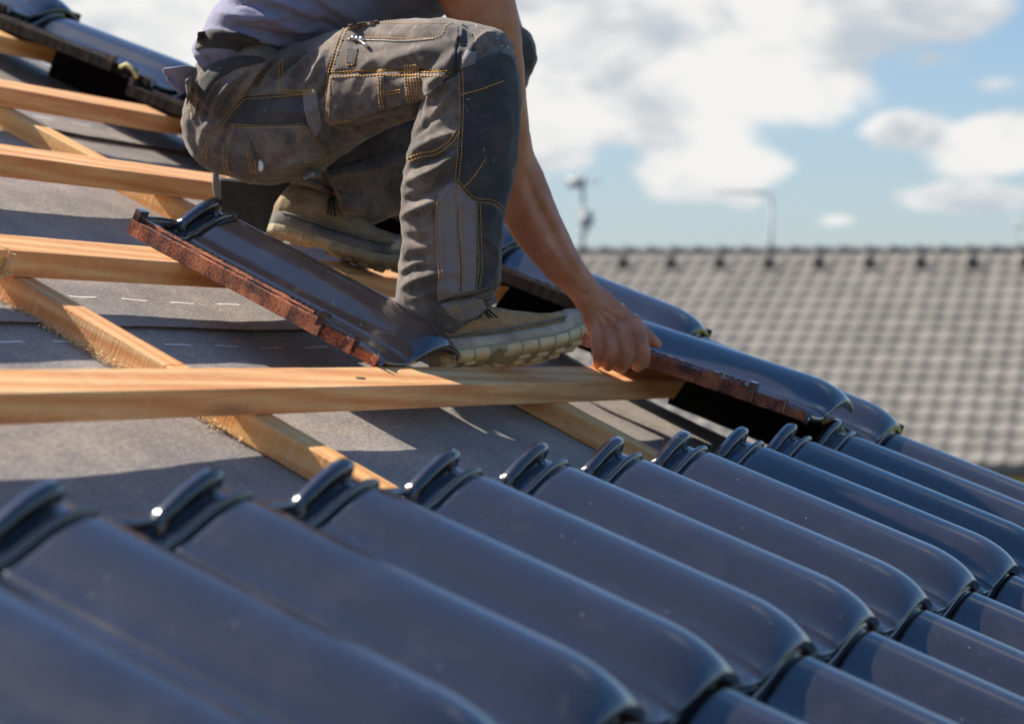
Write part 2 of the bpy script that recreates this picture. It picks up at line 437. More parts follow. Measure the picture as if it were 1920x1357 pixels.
def timber(name, L, w, h, parent, M, m, cutend=0.0, seed=0):
    """bar along +x, y 0..w, z -h..0, with slightly wavy sawn edges"""
    nseg = max(8, int(L / .03)); b = MB(); r = random.Random(seed)
    bev = .0018
    prof = [(0, -h + bev), (0, -bev), (bev, 0), (w - bev, 0), (w, -bev), (w, -h + bev), (w - bev, -h), (bev, -h)]
    vs = []; fs = []
    for i in range(nseg + 1):
        x = L * i / nseg
        for (y, z) in prof:
            j = noise.noise(Vector((x * 6 + seed, y * 40, z * 40))) * .0012 + noise.noise(Vector((x * 60 + seed, y * 90, z * 90))) * .0005
            xx = x
            if i == nseg: xx = x - cutend * (-z / h)
            vs.append(Vector((xx, y + (j if y > w / 2 else -j), z + j * .6)))
    k8 = len(prof)
    for i in range(nseg):
        for k in range(k8):
            fs.append((i * k8 + k, (i + 1) * k8 + k, (i + 1) * k8 + (k + 1) % k8, i * k8 + (k + 1) % k8))
    fs.append(tuple(range(k8))); fs.append(tuple(nseg * k8 + k for k in range(k8 - 1, -1, -1)))
    b.add(vs, fs)
    o = local(b, name, m, parent, M, smooth=False)
    return o
T = Matrix.Translation
BW, BH = .067, .04
battens = [(-1.38, -3.0, 2.05, WOOD), (-.92, -3.0, 2.05, WOOD), (-.46, -3.0, 2.05, WOOD), (0, -3.0, 2.075, WOOD), (.455, -3.0, .508, WOOD2), (.455, .511, 2.11, WOOD), (.915, -3.0, 2.09, WOOD),
           (1.375, -3.0, 2.12, WOOD), (1.845, -3.0, 2.20, WOOD2), (2.31, -3.0, 2.12, WOOD), (2.77, -3.0, 2.12, WOOD)]
for i, (v0, u0, u1, m) in enumerate(battens):
    timber('batten', u1 - u0, BW, BH, roof, T((u0, v0, 0)), m, .025 if i in (3, 5) else 0, i * 3.3)
for i, uc in enumerate((-2.36, -1.39, -.42, .542, 1.505)):
    Mx = T((uc + .05, -1.7, -BH - .001)) @ Matrix.Rotation(R(90), 4, 'Z')
    if i == 3:
        timber('counter_batten', 1.86, .05, .04, roof, Mx, WOOD2, 0, 50 + i)
        timber('counter_batten', 3.4, .05, .04, roof, T((uc + .051, .163, -BH - .001)) @ Matrix.Rotation(R(90), 4, 'Z'), WOOD, 0, 60)
    else:
        timber('counter_batten', 5.0, .05, .04, roof, Mx, WOOD2 if i == 4 else WOOD, 0, 50 + i)

KNOT, _, _ = mat('knot', (.10, .045, .02), .8)
def knot(u, v, n, du, dv, dn):
    b = MB(); m_ = 12; vs = [Vector((u, v, n))]
    for k in range(m_):
        a = 6.2832 * k / m_; r_ = 1 + .25 * noise.noise(Vector((a, u, v)))
        vs.append(Vector((u, v, n)) + Vector(du) * math.cos(a) * r_ + Vector(dv) * math.sin(a) * r_)
    b.add(vs, [(0, 1 + k, 1 + (k + 1) % m_) for k in range(m_)])
    local(b, 'knot', KNOT, roof)
knot(.5406, .505, -.058, (0, .007, .0), (0, .003, .017), 0)
knot(.84, .028, .0006, (.014, 0, 0), (0, .004, 0), 0)
knot(1.72, .96, .0006, (.012, 0, 0), (0, .006, 0), 0)
# underlay sheets, sagging between the counter battens, drooping past the last one
def under_n(u, v):
    k = (u - .567) / .963
    ph = k - math.floor(k)
    sag = -.005 * math.sin(math.pi * ph) ** 2
    if u > 1.53:
        q = (u - 1.53)
        sag = -.012 * min(1, q / .3) - .10 * max(0, q - .45) ** 2 * (1.0 + .8 * math.sin(v * 2.4 + .6))
    return -.082 + sag + .0025 * noise.noise(Vector((u * 5, v * 4, 2))) + .0011 * noise.noise(Vector((u * 17, v * 9, 5)))
def under_edge(v):
    return 2.30 + .05 * math.sin(v * 6.5 - 2.2) + .24 * min(1, max(0, (v - .3) / .9)) + .05 * noise.noise(Vector((v * 3, 1, 1)))
def sheet(v0, v1, lift, curl, name='underlay_sheet'):
    nu, nv = 150, 64
    vs = []; fs = []
    for j in range(nv + 1):
        v = v0 + (v1 - v0) * (j / nv) ** 1.5
        for i in range(nu + 1):
            ue = under_edge(v)
            u = -3.0 + (ue + 3.0) * i / nu
            d = v - v0
            c = curl * math.exp(-d / .05) * (1 + .25 * noise.noise(Vector((u * 2, v0, 0))))
            wob = .004 * noise.noise(Vector((u * 1.2, v0 * 3, 7))) if d < .2 else 0
            vs.append(Vector((u, v + wob * math.exp(-d / .05), under_n(u, v) + lift + c)))
    for j in range(nv):
        for i in range(nu):
            a = j * (nu + 1) + i
            fs.append((a, a + 1, a + nu + 2, a + nu + 1))
    b = MB(); b.add(vs, fs)
    o = local(b, name, UNDER, roof)
    s_ = o.modifiers.new('thickness', 'SOLIDIFY'); s_.thickness = .0012; s_.offset = -1
    return o
sheet(-1.9, .55, 0, 0)
sheet(.378, 1.70, .0016, .007)
sheet(1.42, 2.8, .0032, .006)
# printed lap marks on the underlay
dash = MB()
for v_, li in ((.488, .0034), (.320, .0016), (1.52, .0048)):
    for k in range(-8, 13):
        u0 = .732 + .1335 * k + (.04 if v_ < .4 else 0)
        vs = []; n_ = 6
        for q in range(n_ + 1):
            u = u0 + .068 * q / n_
            for e in (0, .0045):
                vs.append((u, v_ + e + .002, under_n(u, v_ + e) + li - .0006))
        dash.add(vs, [(2 * q, 2 * q + 2, 2 * q + 3, 2 * q + 1) for q in range(n_)])
local(dash, 'printed_dashes', WHITE, roof)['kind'] = 'stuff'

# ------------------------------------------------------------------ clay tiles
TL, TW = .505, .2585
PROF = [(.008, .011), (.018, .010), (.024, .0175), (.030, .0145), (.06, .0105), (.090, .0100), (.0985, .0108), (.1035, .0150), (.110, .0175), (.125, .0240), (.142, .0345), (.158, .0440), (.175, .0515), (.190, .0560), (.205, .0580),
        (.220, .0570), (.236, .0525), (.250, .0455), (.262, .037), (.271, .0310)]
def ph(s):
    xs = [q[0] for q in PROF]; ys = [q[1] for q in PROF]
    return float(np.interp(s, xs, ys))
_sm = catmull(PROF, 4)
SX = [float(q[0]) for q in _sm]; SH = [float(q[1]) for q in _sm]
def phs(s): return float(np.interp(s, SX, SH))
def tile_h(s, t, loose=False):
    h = phs(s)
    x = max(0, (t - (TL - .085)) / .085)
    d = .034 * (1 - math.sqrt(max(0, 1 - (x * .96) ** 2)))
    rel = min(1, max(0, (h - .016) / .04))
    h -= d * (.32 + .68 * rel)
    # shallow pressed dent near the head
    if s > .03:
        h -= .0022 * math.exp(-((t - .105 - (s - .1) * .25) / .012) ** 2) * (1 - rel) * 1.0
        if t < .05: h -= .004 * min(1, (.05 - t) / .008)
    return h
def tile_body_mesh():
    ts = [0, .006, .014, .02, .03, .038, .044, .05, .056] + [.056 + (TL - .141) * k / 12 for k in range(1, 13)] + [TL - .085 + .085 * (1 - (1 - k / 14) ** 1.6) for k in range(1, 15)]
    b = MB(); ns = len(SX); nt = len(ts); vs = []
    for t in ts:
        for s in SX:
            vs.append(Vector((s, -t, tile_h(s, t))))
    for t in ts:
        for s, h in zip(SX, SH):
            vs.append(Vector((s, -min(t, TL - .003), tile_h(s, t) - .0125)))
    fs = []; fm = []
    o = ns * nt
    for j in range(nt - 1):
        for i in range(ns - 1):
            a = j * ns + i
            fs.append((a, a + ns, a + ns + 1, a + 1)); fm.append(0)
            fs.append((o + a, o + a + 1, o + a + ns + 1, o + a + ns)); fm.append(1)
    for j in range(nt - 1):
        a = j * ns; fs.append((a, o + a, o + a + ns, a + ns)); fm.append(0)
        a = j * ns + ns - 1; fs.append((a, a + ns, o + a + ns, o + a)); fm.append(0)
    for i in range(ns - 1):
        a = i; fs.append((a, a + 1, o + a + 1, o + a)); fm.append(1)
        a = (nt - 1) * ns + i; fs.append((a, o + a, o + a + 1, a + 1)); fm.append(0)
    b.add(vs, fs, fm)
    # hanging nibs underneath
    b.box((.05, -.052, -.022), (.085, -.038, .006), 1)
    me_o = b.build('tile_mesh_src', [TILE, BRICK])
    me = me_o.data; me.name = 'tile_body'
    bpy.data.objects.remove(me_o)
    return me
def rib_mesh(t0, t1, s0, s1, hh, name, lug=0.0, round_=True):
    """raised bar across the tile that follows the wave"""
    b = MB(); n = 30; prof = []
    tm = (t0 + t1) / 2; hw = (t1 - t0) / 2
    shape = [(-1, 0), (-.95, .55), (-.62, .93), (0, 1), (.62, .93), (.95, .55), (1, 0)]
    vs = []
    for i in range(n + 1):
        s = s0 + (s1 - s0) * i / n
        rel = min(1, max(0, (phs(s) - .018) / .012))
        e = hh + lug * rel
        e *= 1 + .10 * noise.noise(Vector((s * 90, t0 * 50, 0)))
        for (a, c) in shape:
            w = hw * (1 + .35 * rel * (1 if lug else 0))
            vs.append(Vector((s, -(tm + a * w), tile_h(s, .08) - .006 + (e + .006) * c)))
    k = len(shape)
    fs = [(i * k + j, i * k + j + 1, (i + 1) * k + j + 1, (i + 1) * k + j) for i in range(n) for j in range(k - 1)]
    fs += [tuple(range(k - 1, -1, -1)), tuple(n * k + j for j in range(k))]
    b.add(vs, fs)
    o = b.build('x', [TILE_GLOSS]); me = o.data; me.name = name; bpy.data.objects.remove(o)
    return me
def rim_mesh():
    b = MB()
    def bar(t0, t1, s0, s1, z0, z1):
        n = max(2, int((t1 - t0) / .012)); vs = []; fs = []; fm = []
        for i in range(n + 1):
            t = t0 + (t1 - t0) * i / n
            j = noise.noise(Vector((t * 70, s0 * 30, z0))) * .0010
            vs += [Vector((s0 + j, -t, z0 - j)), Vector((s0 + .001 + j, -t, z1 - .003)), Vector((s0 + .004, -t, z1 + j)), Vector((s1 - .003, -t, z1 + j)), Vector((s1, -t, z1 - .004)), Vector((s1, -t, z0))]
        for i in range(n):
            for k in range(6):
                fs.append((i * 6 + k, (i + 1) * 6 + k, (i + 1) * 6 + (k + 1) % 6, i * 6 + (k + 1) % 6))
                fm.append(1 if k in (0, 5) else 0 if k in (2, 3) else (1 if k == 1 else 0))
        fs += [(0, 1, 2, 3, 4, 5), tuple(n * 6 + k for k in (5, 4, 3, 2, 1, 0))]; fm += [1, 1]
        b.add(vs, fs, fm)
    bar(0, .395, -.012, .0075, -.001, .0255)
    bar(0, .37, -.004, .0078, .0266, .031)
    bar(.398, .455, -.006, .0078, -.003, .020)
    bar(.456, TL - .004, .0005, .0082, -.004, .0135)
    b.box((-.011, -.398, -.001), (.006, -.384, .036), 0)
    b.box((-.002, -.460, .000), (.006, -.452, .025), 0)
    for k in range(7): b.box((-.001, -(.10 + k * .014), .030), (.005, -(.095 + k * .014), .0328), 0)
    for k in range(5): b.box((-.001, -(.325 + k * .012), .030), (.005, -(.320 + k * .012), .0332), 0)
    b.box((-.010, -.012, .024), (.012, 0, .042), 0)
    o = b.build('x', [TILE_GLOSS, BRICK]); me = o.data; me.name = 'side_rim'; bpy.data.objects.remove(o)
    me.polygons.foreach_set('use_smooth', [False] * len(me.polygons))
    return me
ME_BODY = tile_body_mesh()
def lug_mesh():
    b = MB()
    def bar(path, hw, m=0):
        n = len(path); vs = []
        for (s, z0, z1) in path:
            j = .0006 * noise.noise(Vector((s * 120, z1 * 90, 0)))
            for (a, c) in ((-1, 0), (-.98, .80), (-.72, 1), (.72, 1), (.98, .80), (1, 0)):
                vs.append(Vector((s + (.0015 * c if s == path[-1][0] else 0), -(.0085 + a * hw + j), z0 + (z1 - z0) * c + j)))
        fs = [(i * 6 + j, i * 6 + j + 1, (i + 1) * 6 + j + 1, (i + 1) * 6 + j) for i in range(n - 1) for j in range(5)]
        fs += [(5, 4, 3, 2, 1, 0), tuple((n - 1) * 6 + j for j in range(6))]
        b.add(vs, fs)
    bar([(s, .002, z) for s, z in ((.006, .026), (.02, .033), (.05, .0335), (.09, .0325), (.105, .029), (.124, .030))], .0055)
    P = [(.112, .004, .026), (.120, .008, .036), (.132, .012, .046), (.145, .018, .056), (.158, .024, .065), (.172, .030, .072), (.185, .034, .0765), (.199, .036, .0775)]
    bar([(s, z0, z1 + .0012 * noise.noise(Vector((s * 200, 3, 1)))) for s, z0, z1 in P], .0098)
    b.box((.186, -.024, .03), (.1915, -.002, .058))
    o = b.build('x', [TILE_GLOSS]); me = o.data; me.name = 'head_lug'
    bm = bmesh.new(); bm.from_mesh(me); bmesh.ops.bevel(bm, geom=[e for e in bm.edges if e.calc_face_angle(0) > .6], offset=.0022, segments=3, affect='EDGES', clamp_overlap=True); bm.to_mesh(me); bm.free()
    me.polygons.foreach_set('use_smooth', [True] * len(me.polygons))
    bpy.data.objects.remove(o)
    return me
ME_RIB1 = lug_mesh()
ME_RIB2 = rib_mesh(.0345, .0435, .020, .222, .0068, 'head_rib', .0)
ME_RIM = rim_mesh()
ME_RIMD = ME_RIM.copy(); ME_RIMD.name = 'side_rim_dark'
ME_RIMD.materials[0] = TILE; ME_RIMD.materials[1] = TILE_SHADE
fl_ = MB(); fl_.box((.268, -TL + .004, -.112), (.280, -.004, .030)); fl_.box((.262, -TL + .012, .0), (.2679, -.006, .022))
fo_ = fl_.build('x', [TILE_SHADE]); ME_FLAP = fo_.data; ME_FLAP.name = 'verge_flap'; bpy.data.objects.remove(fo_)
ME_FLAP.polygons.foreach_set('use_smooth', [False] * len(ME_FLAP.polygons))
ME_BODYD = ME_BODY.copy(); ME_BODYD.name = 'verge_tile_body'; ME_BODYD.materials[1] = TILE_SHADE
TILT = R(4.9)
def link(name, me, parent, M):
    o = bpy.data.objects.new(name, me)
    COL.objects.link(o)
    o.parent = parent
    o.matrix_local = M
    return o
def laid_tile(k, r, dn=0.0, jit=True):
    rj = random.Random(k * 31 + r * 7)
    j = lambda a: rj.uniform(-a, a) if jit else 0
    M = T((-.520 + TW * k + j(.0012), -.335 + .46 * r + j(.0015), .0005 + dn)) @ Matrix.Rotation(-TILT + j(.0025), 4, 'X') @ Matrix.Rotation(j(.005), 4, 'Z') @ Matrix.Rotation(j(.006), 4, 'Y')
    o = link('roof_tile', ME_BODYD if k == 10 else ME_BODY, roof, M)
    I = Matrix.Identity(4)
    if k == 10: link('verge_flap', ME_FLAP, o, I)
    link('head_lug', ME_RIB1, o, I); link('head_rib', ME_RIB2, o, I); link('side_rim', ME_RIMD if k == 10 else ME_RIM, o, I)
    return o
for r in (0, -1, -2):
    for k in range(-4, 11):
        if r == -2 and k < 2: continue
        laid_tile(k, r)
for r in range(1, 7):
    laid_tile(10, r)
# storm clips hooked over the rims of the verge tiles
for r in range(1, 6):
    c = MB()
    u0 = -.520 + TW * 10
    v0 = -.335 + .46 * r - .40
    pts = [(u0 - .010, v0 - .02, .050), (u0 - .012, v0 - .035, .064), (u0 - .012, v0 - .055, .060), (u0 - .010, v0 - .075, .046)]
    c.tube(pts, [(.003, .005)] * 4, 6, ref=Vector((0, 0, 1)))
    local(c, 'storm_clip', YELLOW, roof)

def single_tile(name, Mw, label, cat):
    e = empty(name, None, label, cat, Mw)
    I = Matrix.Identity(4)
    link('tile_body', ME_BODY, e, I); link('head_lug', ME_RIB1, e, I); link('head_rib', ME_RIB2, e, I); link('side_rim', ME_RIM, e, I)
    return e
single_tile('clay_tile', MR @ T((.938, .572, .002)) @ Matrix.Rotation(R(1.0), 4, 'Z') @ Matrix.Rotation(R(0), 4, 'X'),
            'loose dark glazed clay tile lying across two open battens beside the boots', 'roof tile')
single_tile('clay_tile', MR @ T((1.8125, .165, .012)) @ Matrix.Rotation(R(-8.0), 4, 'X'),
            'dark glazed clay tile held by the worker, its tail lifted over the laid row', 'roof tile')

# walls of the house under the roof
w = MB()
def rl(u, v, n): return (u, v, n)
hw = []
pts = [roofp(-2.9, -1.7, -.13), roofp(1.85, -1.7, -.13), roofp(1.85, 3.1, -.13), roofp(-2.9, 3.1, -.13)]
vs = [Vector(p) for p in pts] + [Vector((p.x, p.y, .01)) for p in pts]
w.add(vs, [(0, 1, 2, 3), (0, 4, 5, 1), (1, 5, 6, 2), (2, 6, 7, 3), (3, 7, 4, 0), (7, 6, 5, 4)])
tag(w.build('house_wall', PLASTER, smooth=False), 'plastered wall of the house below the unfinished tile roof', 'wall')

# ------------------------------------------------------------------ wood shavings and splinters
sh = MB()
rr = random.Random(4)
def chip(p, L, wd):
    a = rr.uniform(0, 6.28); d = Vector((math.cos(a), math.sin(a), rr.uniform(-.3, .5))).normalized(); e = d.cross(Vector((0, 0, 1))).normalized()
    c0 = Vector(p); pt = []
    for i in range(4):
        q = i / 3
        pt.append(c0 + d * (L * q) + Vector((0, 0, L * .35 * math.sin(q * 3.1))))
    vs = []
    for q in pt: vs += [q - e * wd, q + e * wd]
    sh.add(vs, [(0, 2, 3, 1), (2, 4, 5, 3), (4, 6, 7, 5)])
for i in range(900):
    v_ = rr.uniform(.03, .47); u_ = .540 - abs(rr.gauss(0, .006)) - .001
    chip((u_, v_, under_n(u_, v_) + .002 + rr.random() ** 2 * .010), rr.uniform(.002, .0065), rr.uniform(.0004, .0010))
for i in range(260):
    v_ = rr.uniform(-.35, .05); u_ = .540 - abs(rr.gauss(0, .004))
    if noise.noise(Vector((v_ * 14, 0, 0))) < -.05: continue
    chip((u_, v_, under_n(u_, v_) + .003 + rr.random() * .005), rr.uniform(.003, .008), rr.uniform(.0005, .001))
for i in range(420):
    u_ = rr.uniform(-.6, 2.0); v_ = rr.uniform(-.3, 1.5)
    chip((u_, v_, under_n(u_, v_) + .004), rr.uniform(.001, .004), rr.uniform(.0004, .001))
for i in range(60):
    z_ = rr.uniform(-.04, 0)
    chip((.5095 + rr.gauss(0, .003), .4545 - rr.random() * .006, z_), rr.uniform(.004, .014), rr.uniform(.0005, .0011))
so = sh.build('wood_shavings', SHAVE)
so.matrix_world = MR
tag(so, 'pale wood shavings and sawdust caught along the timbers', kind='stuff')

# ------------------------------------------------------------------ the worker
PB = at(700, 700, 3.75)
def ptube(mb, rows, seg=24, sub=5, cap=True):
    """rows: (x, y, Z, half width px, half depth px)"""
    rs = catmull(rows, sub)
    mb.tube([at(r[0], r[1], r[2]) for r in rs], [(r[3] * r[2] / F, r[4] * r[2] / F) for r in rs], seg, cap=cap)
def pball(mb, x, y, Z, rx, ry=None, rd=None):
    ry = ry or rx; rd = rd or rx
    k = Z / F
    mb.ball(at(x, y, Z), (rx * k, rd * k, ry * k), seg=20, rings=14)
# --- body: one continuous skin surface
bd = MB()
ptube(bd, [(445, 190, 3.86, 60, 100), (520, 100, 3.86, 50, 110), (640, 20, 3.87, 70, 120), (770, -70, 3.88, 92, 150), (880, -125, 3.89, 80, 150), (940, -160, 3.90, 50, 70), (985, -190, 3.9, 42, 42), (1030, -225, 3.9, 42, 42)], 24, 4)
ptube(bd, [(850, -120, 3.76, 60, 60), (868, -60, 3.735, 66, 62), (905, 25, 3.74, 66, 60), (928, 120, 3.78, 54, 50), (942, 205, 3.84, 47, 46), (955, 290, 3.90, 46, 46), (972, 345, 3.92, 52, 46),
           (1000, 412, 3.94, 50, 44), (1048, 488, 3.96, 39, 37), (1082, 528, 3.975, 31, 32), (1106, 560, 3.98, 29.5, 27)], 24, 5)
pball(bd, 862, -92, 3.75, 74, 70, 60)
# far arm hanging behind the knees
ptube(bd, [(850, -120, 4.03, 58, 58), (900, -20, 4.12, 52, 50), (945, 90, 4.22, 42, 42), (930, 180, 4.26, 40, 40), (880, 300, 4.26, 30, 30), (858, 350, 4.25, 26, 24)], 20, 4)
# legs inside the trousers
ptube(bd, [(450, 225, 3.80, 70, 50), (600, 185, 3.75, 60, 45), (760, 135, 3.63, 46, 40), (872, 130, 3.54, 36, 34), (868, 260, 3.53, 34, 30), (852, 420, 3.545, 30, 28), (862, 560, 3.59, 26, 26), (866, 625, 3.60, 22, 24), (900, 650, 3.61, 18, 20)], 20, 3)
ptube(bd, [(455, 215, 3.97, 76, 60), (650, 170, 4.02, 66, 50), (860, 125, 4.05, 50, 44), (950, 110, 4.06, 44, 40), (840, 240, 4.02, 44, 40), (700, 350, 3.98, 34, 34), (610, 392, 3.96, 28, 28), (590, 420, 3.955, 22, 24)], 20, 3)
# head, neck, face
hd = at(1050, -250, 3.9)
bd.ball(hd, (.098, .078, .115), seg=24, rings=16)
bd.ball(hd + Vector((.045, 0, -.06)), (.058, .055, .062), seg=20, rings=12)
bd.ball(hd + Vector((.104, 0, -.022)), (.022, .013, .024), seg=12, rings=8)
bd.ball(hd + Vector((.085, 0, -.078)), (.018, .026, .012), seg=12, rings=8)
for s_ in (-1, 1):
    bd.ball(hd + Vector((-.012, s_ * .078, -.02)), (.018, .010, .032), seg=10, rings=8)
# hand: palm, knuckles, four separate curled fingers and the thumb on the rim of the tile
def pm(mb, rows, seg=12, sub=4): ptube(mb, rows, seg, sub)
ptube(bd, [(1100, 552, 3.98, 30, 27), (1122, 578, 3.985, 38, 25), (1142, 606, 3.985, 43, 24), (1154, 626, 3.985, 41, 21), (1158, 640, 3.985, 36, 15)], 24, 5)
fing = [  # x path, radius, length to the tip
    [(1186, 604, 3.975, 18, 18), (1197, 630, 3.955, 17, 17), (1203, 657, 3.95, 16, 16), (1204, 676, 3.965, 14.5, 14.5), (1196, 686, 3.985, 12, 12)],
    [(1164, 616, 3.962, 17, 17), (1171, 642, 3.945, 16, 16), (1174, 664, 3.942, 15, 15), (1172, 680, 3.958, 13, 13), (1166, 688, 3.98, 11, 11)],
    [(1142, 622, 3.965, 16, 16), (1146, 646, 3.950, 15, 15), (1147, 666, 3.948, 14, 14), (1145, 680, 3.962, 12.5, 12.5), (1140, 687, 3.98, 10.5, 10.5)],
    [(1121, 620, 3.975, 14.5, 15), (1121, 644, 3.963, 13.5, 13.5), (1122, 662, 3.962, 12.5, 12.5), (1122, 675, 3.972, 11, 11), (1119, 682, 3.985, 9.5, 9.5)]]
for f_ in fing:
    ptube(bd, f_, 14, 5)
    pball(bd, f_[0][0] + 1, f_[0][1] + 2, f_[0][2] - .003, f_[0][3] + 1.0, f_[0][3] - 1, f_[0][3])
    pball(bd, f_[-1][0], f_[-1][1], f_[-1][2], f_[-1][3])
    pball(bd, f_[1][0] + 1, f_[1][1] + 4, f_[1][2] - .002, f_[1][3] + .8)
ptube(bd, [(1130, 575, 4.0, 22, 22), (1160, 592, 4.01, 22, 20), (1190, 612, 4.015, 18, 17), (1214, 632, 4.015, 14, 14), (1232, 645, 4.012, 10, 10)], 14, 5)
pball(bd, 1232, 645, 4.012, 9.5)
# far hand
pball(bd, 852, 372, 4.25, 30, 36, 18)
for k in range(4):
    ptube(bd, [(836 + k * 12, 390, 4.25, 8, 8), (834 + k * 12, 420, 4.24, 7.5, 7.5), (832 + k * 12, 440, 4.25, 6, 6)], 10, 3)
ptube(bd, [(872, 365, 4.24, 9, 9), (884, 395, 4.23, 8, 8), (880, 412, 4.23, 6, 6)], 10, 3)
bv, bn, bf = remesh(bd, .0032, 3, .5)
# tendons on the back of the hand, forearm muscle lines
def pline(vs, ns, lines, facing=True):
    P = np.stack([CX + F * vs[:, 0] / vs[:, 1], CY - F * (vs[:, 2] - H) / vs[:, 1]], 1)
    camv = np.stack([-vs[:, 0], -vs[:, 1], H - vs[:, 2]], 1); camv /= np.linalg.norm(camv, axis=1)[:, None]
    w_ = np.clip((ns * camv).sum(1) * 1.6, 0, 1) if facing else np.ones(len(vs))
    out = np.zeros(len(vs))
    for (pts, h, wd) in lines:
        pts = np.array([q[:2] for q in catmull([tuple(q) for q in pts], 5)]) if len(pts) > 2 else np.array(pts, float)
        lo = pts.min(0) - wd * 3; hi = pts.max(0) + wd * 3
        idx = np.where((P[:, 0] > lo[0]) & (P[:, 0] < hi[0]) & (P[:, 1] > lo[1]) & (P[:, 1] < hi[1]))[0]
        if not len(idx): continue
        best = np.full(len(idx), 1e9); tt = np.zeros(len(idx)); q = P[idx]; n_ = len(pts) - 1
        for i in range(n_):
            a = pts[i]; d = pts[i + 1] - a; L2 = max(1e-6, d @ d)
            t = np.clip(((q - a) @ d) / L2, 0, 1)
            dd = np.linalg.norm(q - a - t[:, None] * d, axis=1)
            m_ = dd < best; best[m_] = dd[m_]; tt[m_] = ((i + t) / n_)[m_]
        taper = np.clip(np.minimum(tt, 1 - tt) * 4, 0, 1)
        taper = .25 + .75 * taper
        out[idx] += h * .001 * np.exp(-(best / wd) ** 2) * taper
    return out * w_
def nz(vs, sc, seed=0, st=(1, 1, 1)):
    return np.array([noise.noise(Vector((v[0] * sc * st[0] + seed, v[1] * sc * st[1], v[2] * sc * st[2]))) for v in vs])
bl = [([(1118, 570), (1186, 602)], 1.6, 4), ([(1116, 574), (1164, 614)], 1.8, 4), ([(1112, 580), (1142, 620)], 1.6, 4), ([(1108, 584), (1122, 618)], 1.3, 4),
      ([(1150, 592), (1175, 612)], -1.6, 5), ([(1132, 596), (1152, 622)], -1.6, 5), ([(1118, 600), (1131, 622)], -1.4, 5),
      ([(1178, 622), (1186, 640), (1189, 665)], -2.0, 4), ([(1155, 632), (1160, 655), (1160, 675)], -2.0, 4), ([(1132, 636), (1135, 655), (1134, 675)], -2.0, 4),
      ([(962, 330), (990, 400), (1040, 480), (1075, 528)], 2.6, 13), ([(985, 320), (1012, 390), (1050, 460)], -2.2, 9), ([(950, 380), (975, 440), (1020, 500)], -1.8, 9),
      ([(1000, 340), (1030, 400), (1070, 480), (1105, 530)], 1.8, 8), ([(1060, 520), (1088, 548), (1108, 560)], -1.2, 7), ([(1085, 560), (1110, 545), (1128, 530)], -1.0, 3.5),
      ([(1120, 560), (1140, 580), (1150, 600)], .9, 2.5), ([(1000, 400), (1030, 460), (1060, 500)], .8, 2.5)]
for f_ in fing:
    x, y = f_[1][0], f_[1][1]
    bl += [([(x - 9, y + 1), (x + 9, y - 1)], -.7, 1.6), ([(x - 9, y + 6), (x + 9, y + 4)], -.6, 1.6), ([(x - 8, y - 4), (x + 8, y - 6)], -.4, 1.6)]
bv = bv + bn * (pline(bv, bn, [(p, h * 2.1, w) for p, h, w in bl]) + .0014 * nz(bv, 30, 5) + .0005 * nz(bv, 120, 8))[:, None]
person = meshobj('person', [Vector(q) - PB for q in bv], bf, SKIN)
person.location = PB
tag(person, 'roofer in dusty work trousers and blue grey shirt crouching on the battens holding a tile', 'person')

# --- trousers
tr = MB()
pball(tr, 440, 232, 3.82, 100, 100, 62)
ptube(tr, [(395, 205, 3.86, 52, 130), (440, 170, 3.86, 85, 150), (500, 140, 3.86, 72, 148), (528, 112, 3.86, 50, 140)], 28, 4)
ptube(tr, [(432, 235, 3.83, 98, 64), (500, 228, 3.80, 117, 74), (560, 208, 3.77, 116, 80), (630, 172, 3.73, 106, 80), (710, 142, 3.67, 99, 78), (790, 130, 3.60, 94, 76), (862, 130, 3.545, 88, 74), (905, 150, 3.53, 76, 70)], 32, 5)
ptube(tr, [(868, 118, 3.53, 78, 74), (884, 150, 3.525, 90, 76), (881, 205, 3.525, 93, 74), (868, 290, 3.53, 102, 74), (852, 370, 3.535, 99, 72), (849, 440, 3.545, 94, 70), (842, 510, 3.56, 95, 70), (843, 552, 3.575, 99, 72), (868, 585, 3.59, 80, 66)], 32, 5)
pball(tr, 900, 118, 3.53, 70, 66, 72)
# far leg
ptube(tr, [(455, 225, 3.97, 95, 70), (560, 205, 3.99, 102, 75), (700, 170, 4.02, 88, 72), (850, 130, 4.05, 70, 66), (935, 112, 4.06, 66, 62)], 28, 5)
pball(tr, 944, 108, 4.06, 64, 66, 60)
ptube(tr, [(940, 120, 4.06, 60, 60), (880, 215, 4.04, 72, 62), (790, 300, 4.0, 78, 62), (690, 345, 3.975, 74, 62), (625, 372, 3.96, 70, 60)], 28, 5)
tv, tn, tf = remesh(tr, .0036, 5, .5)
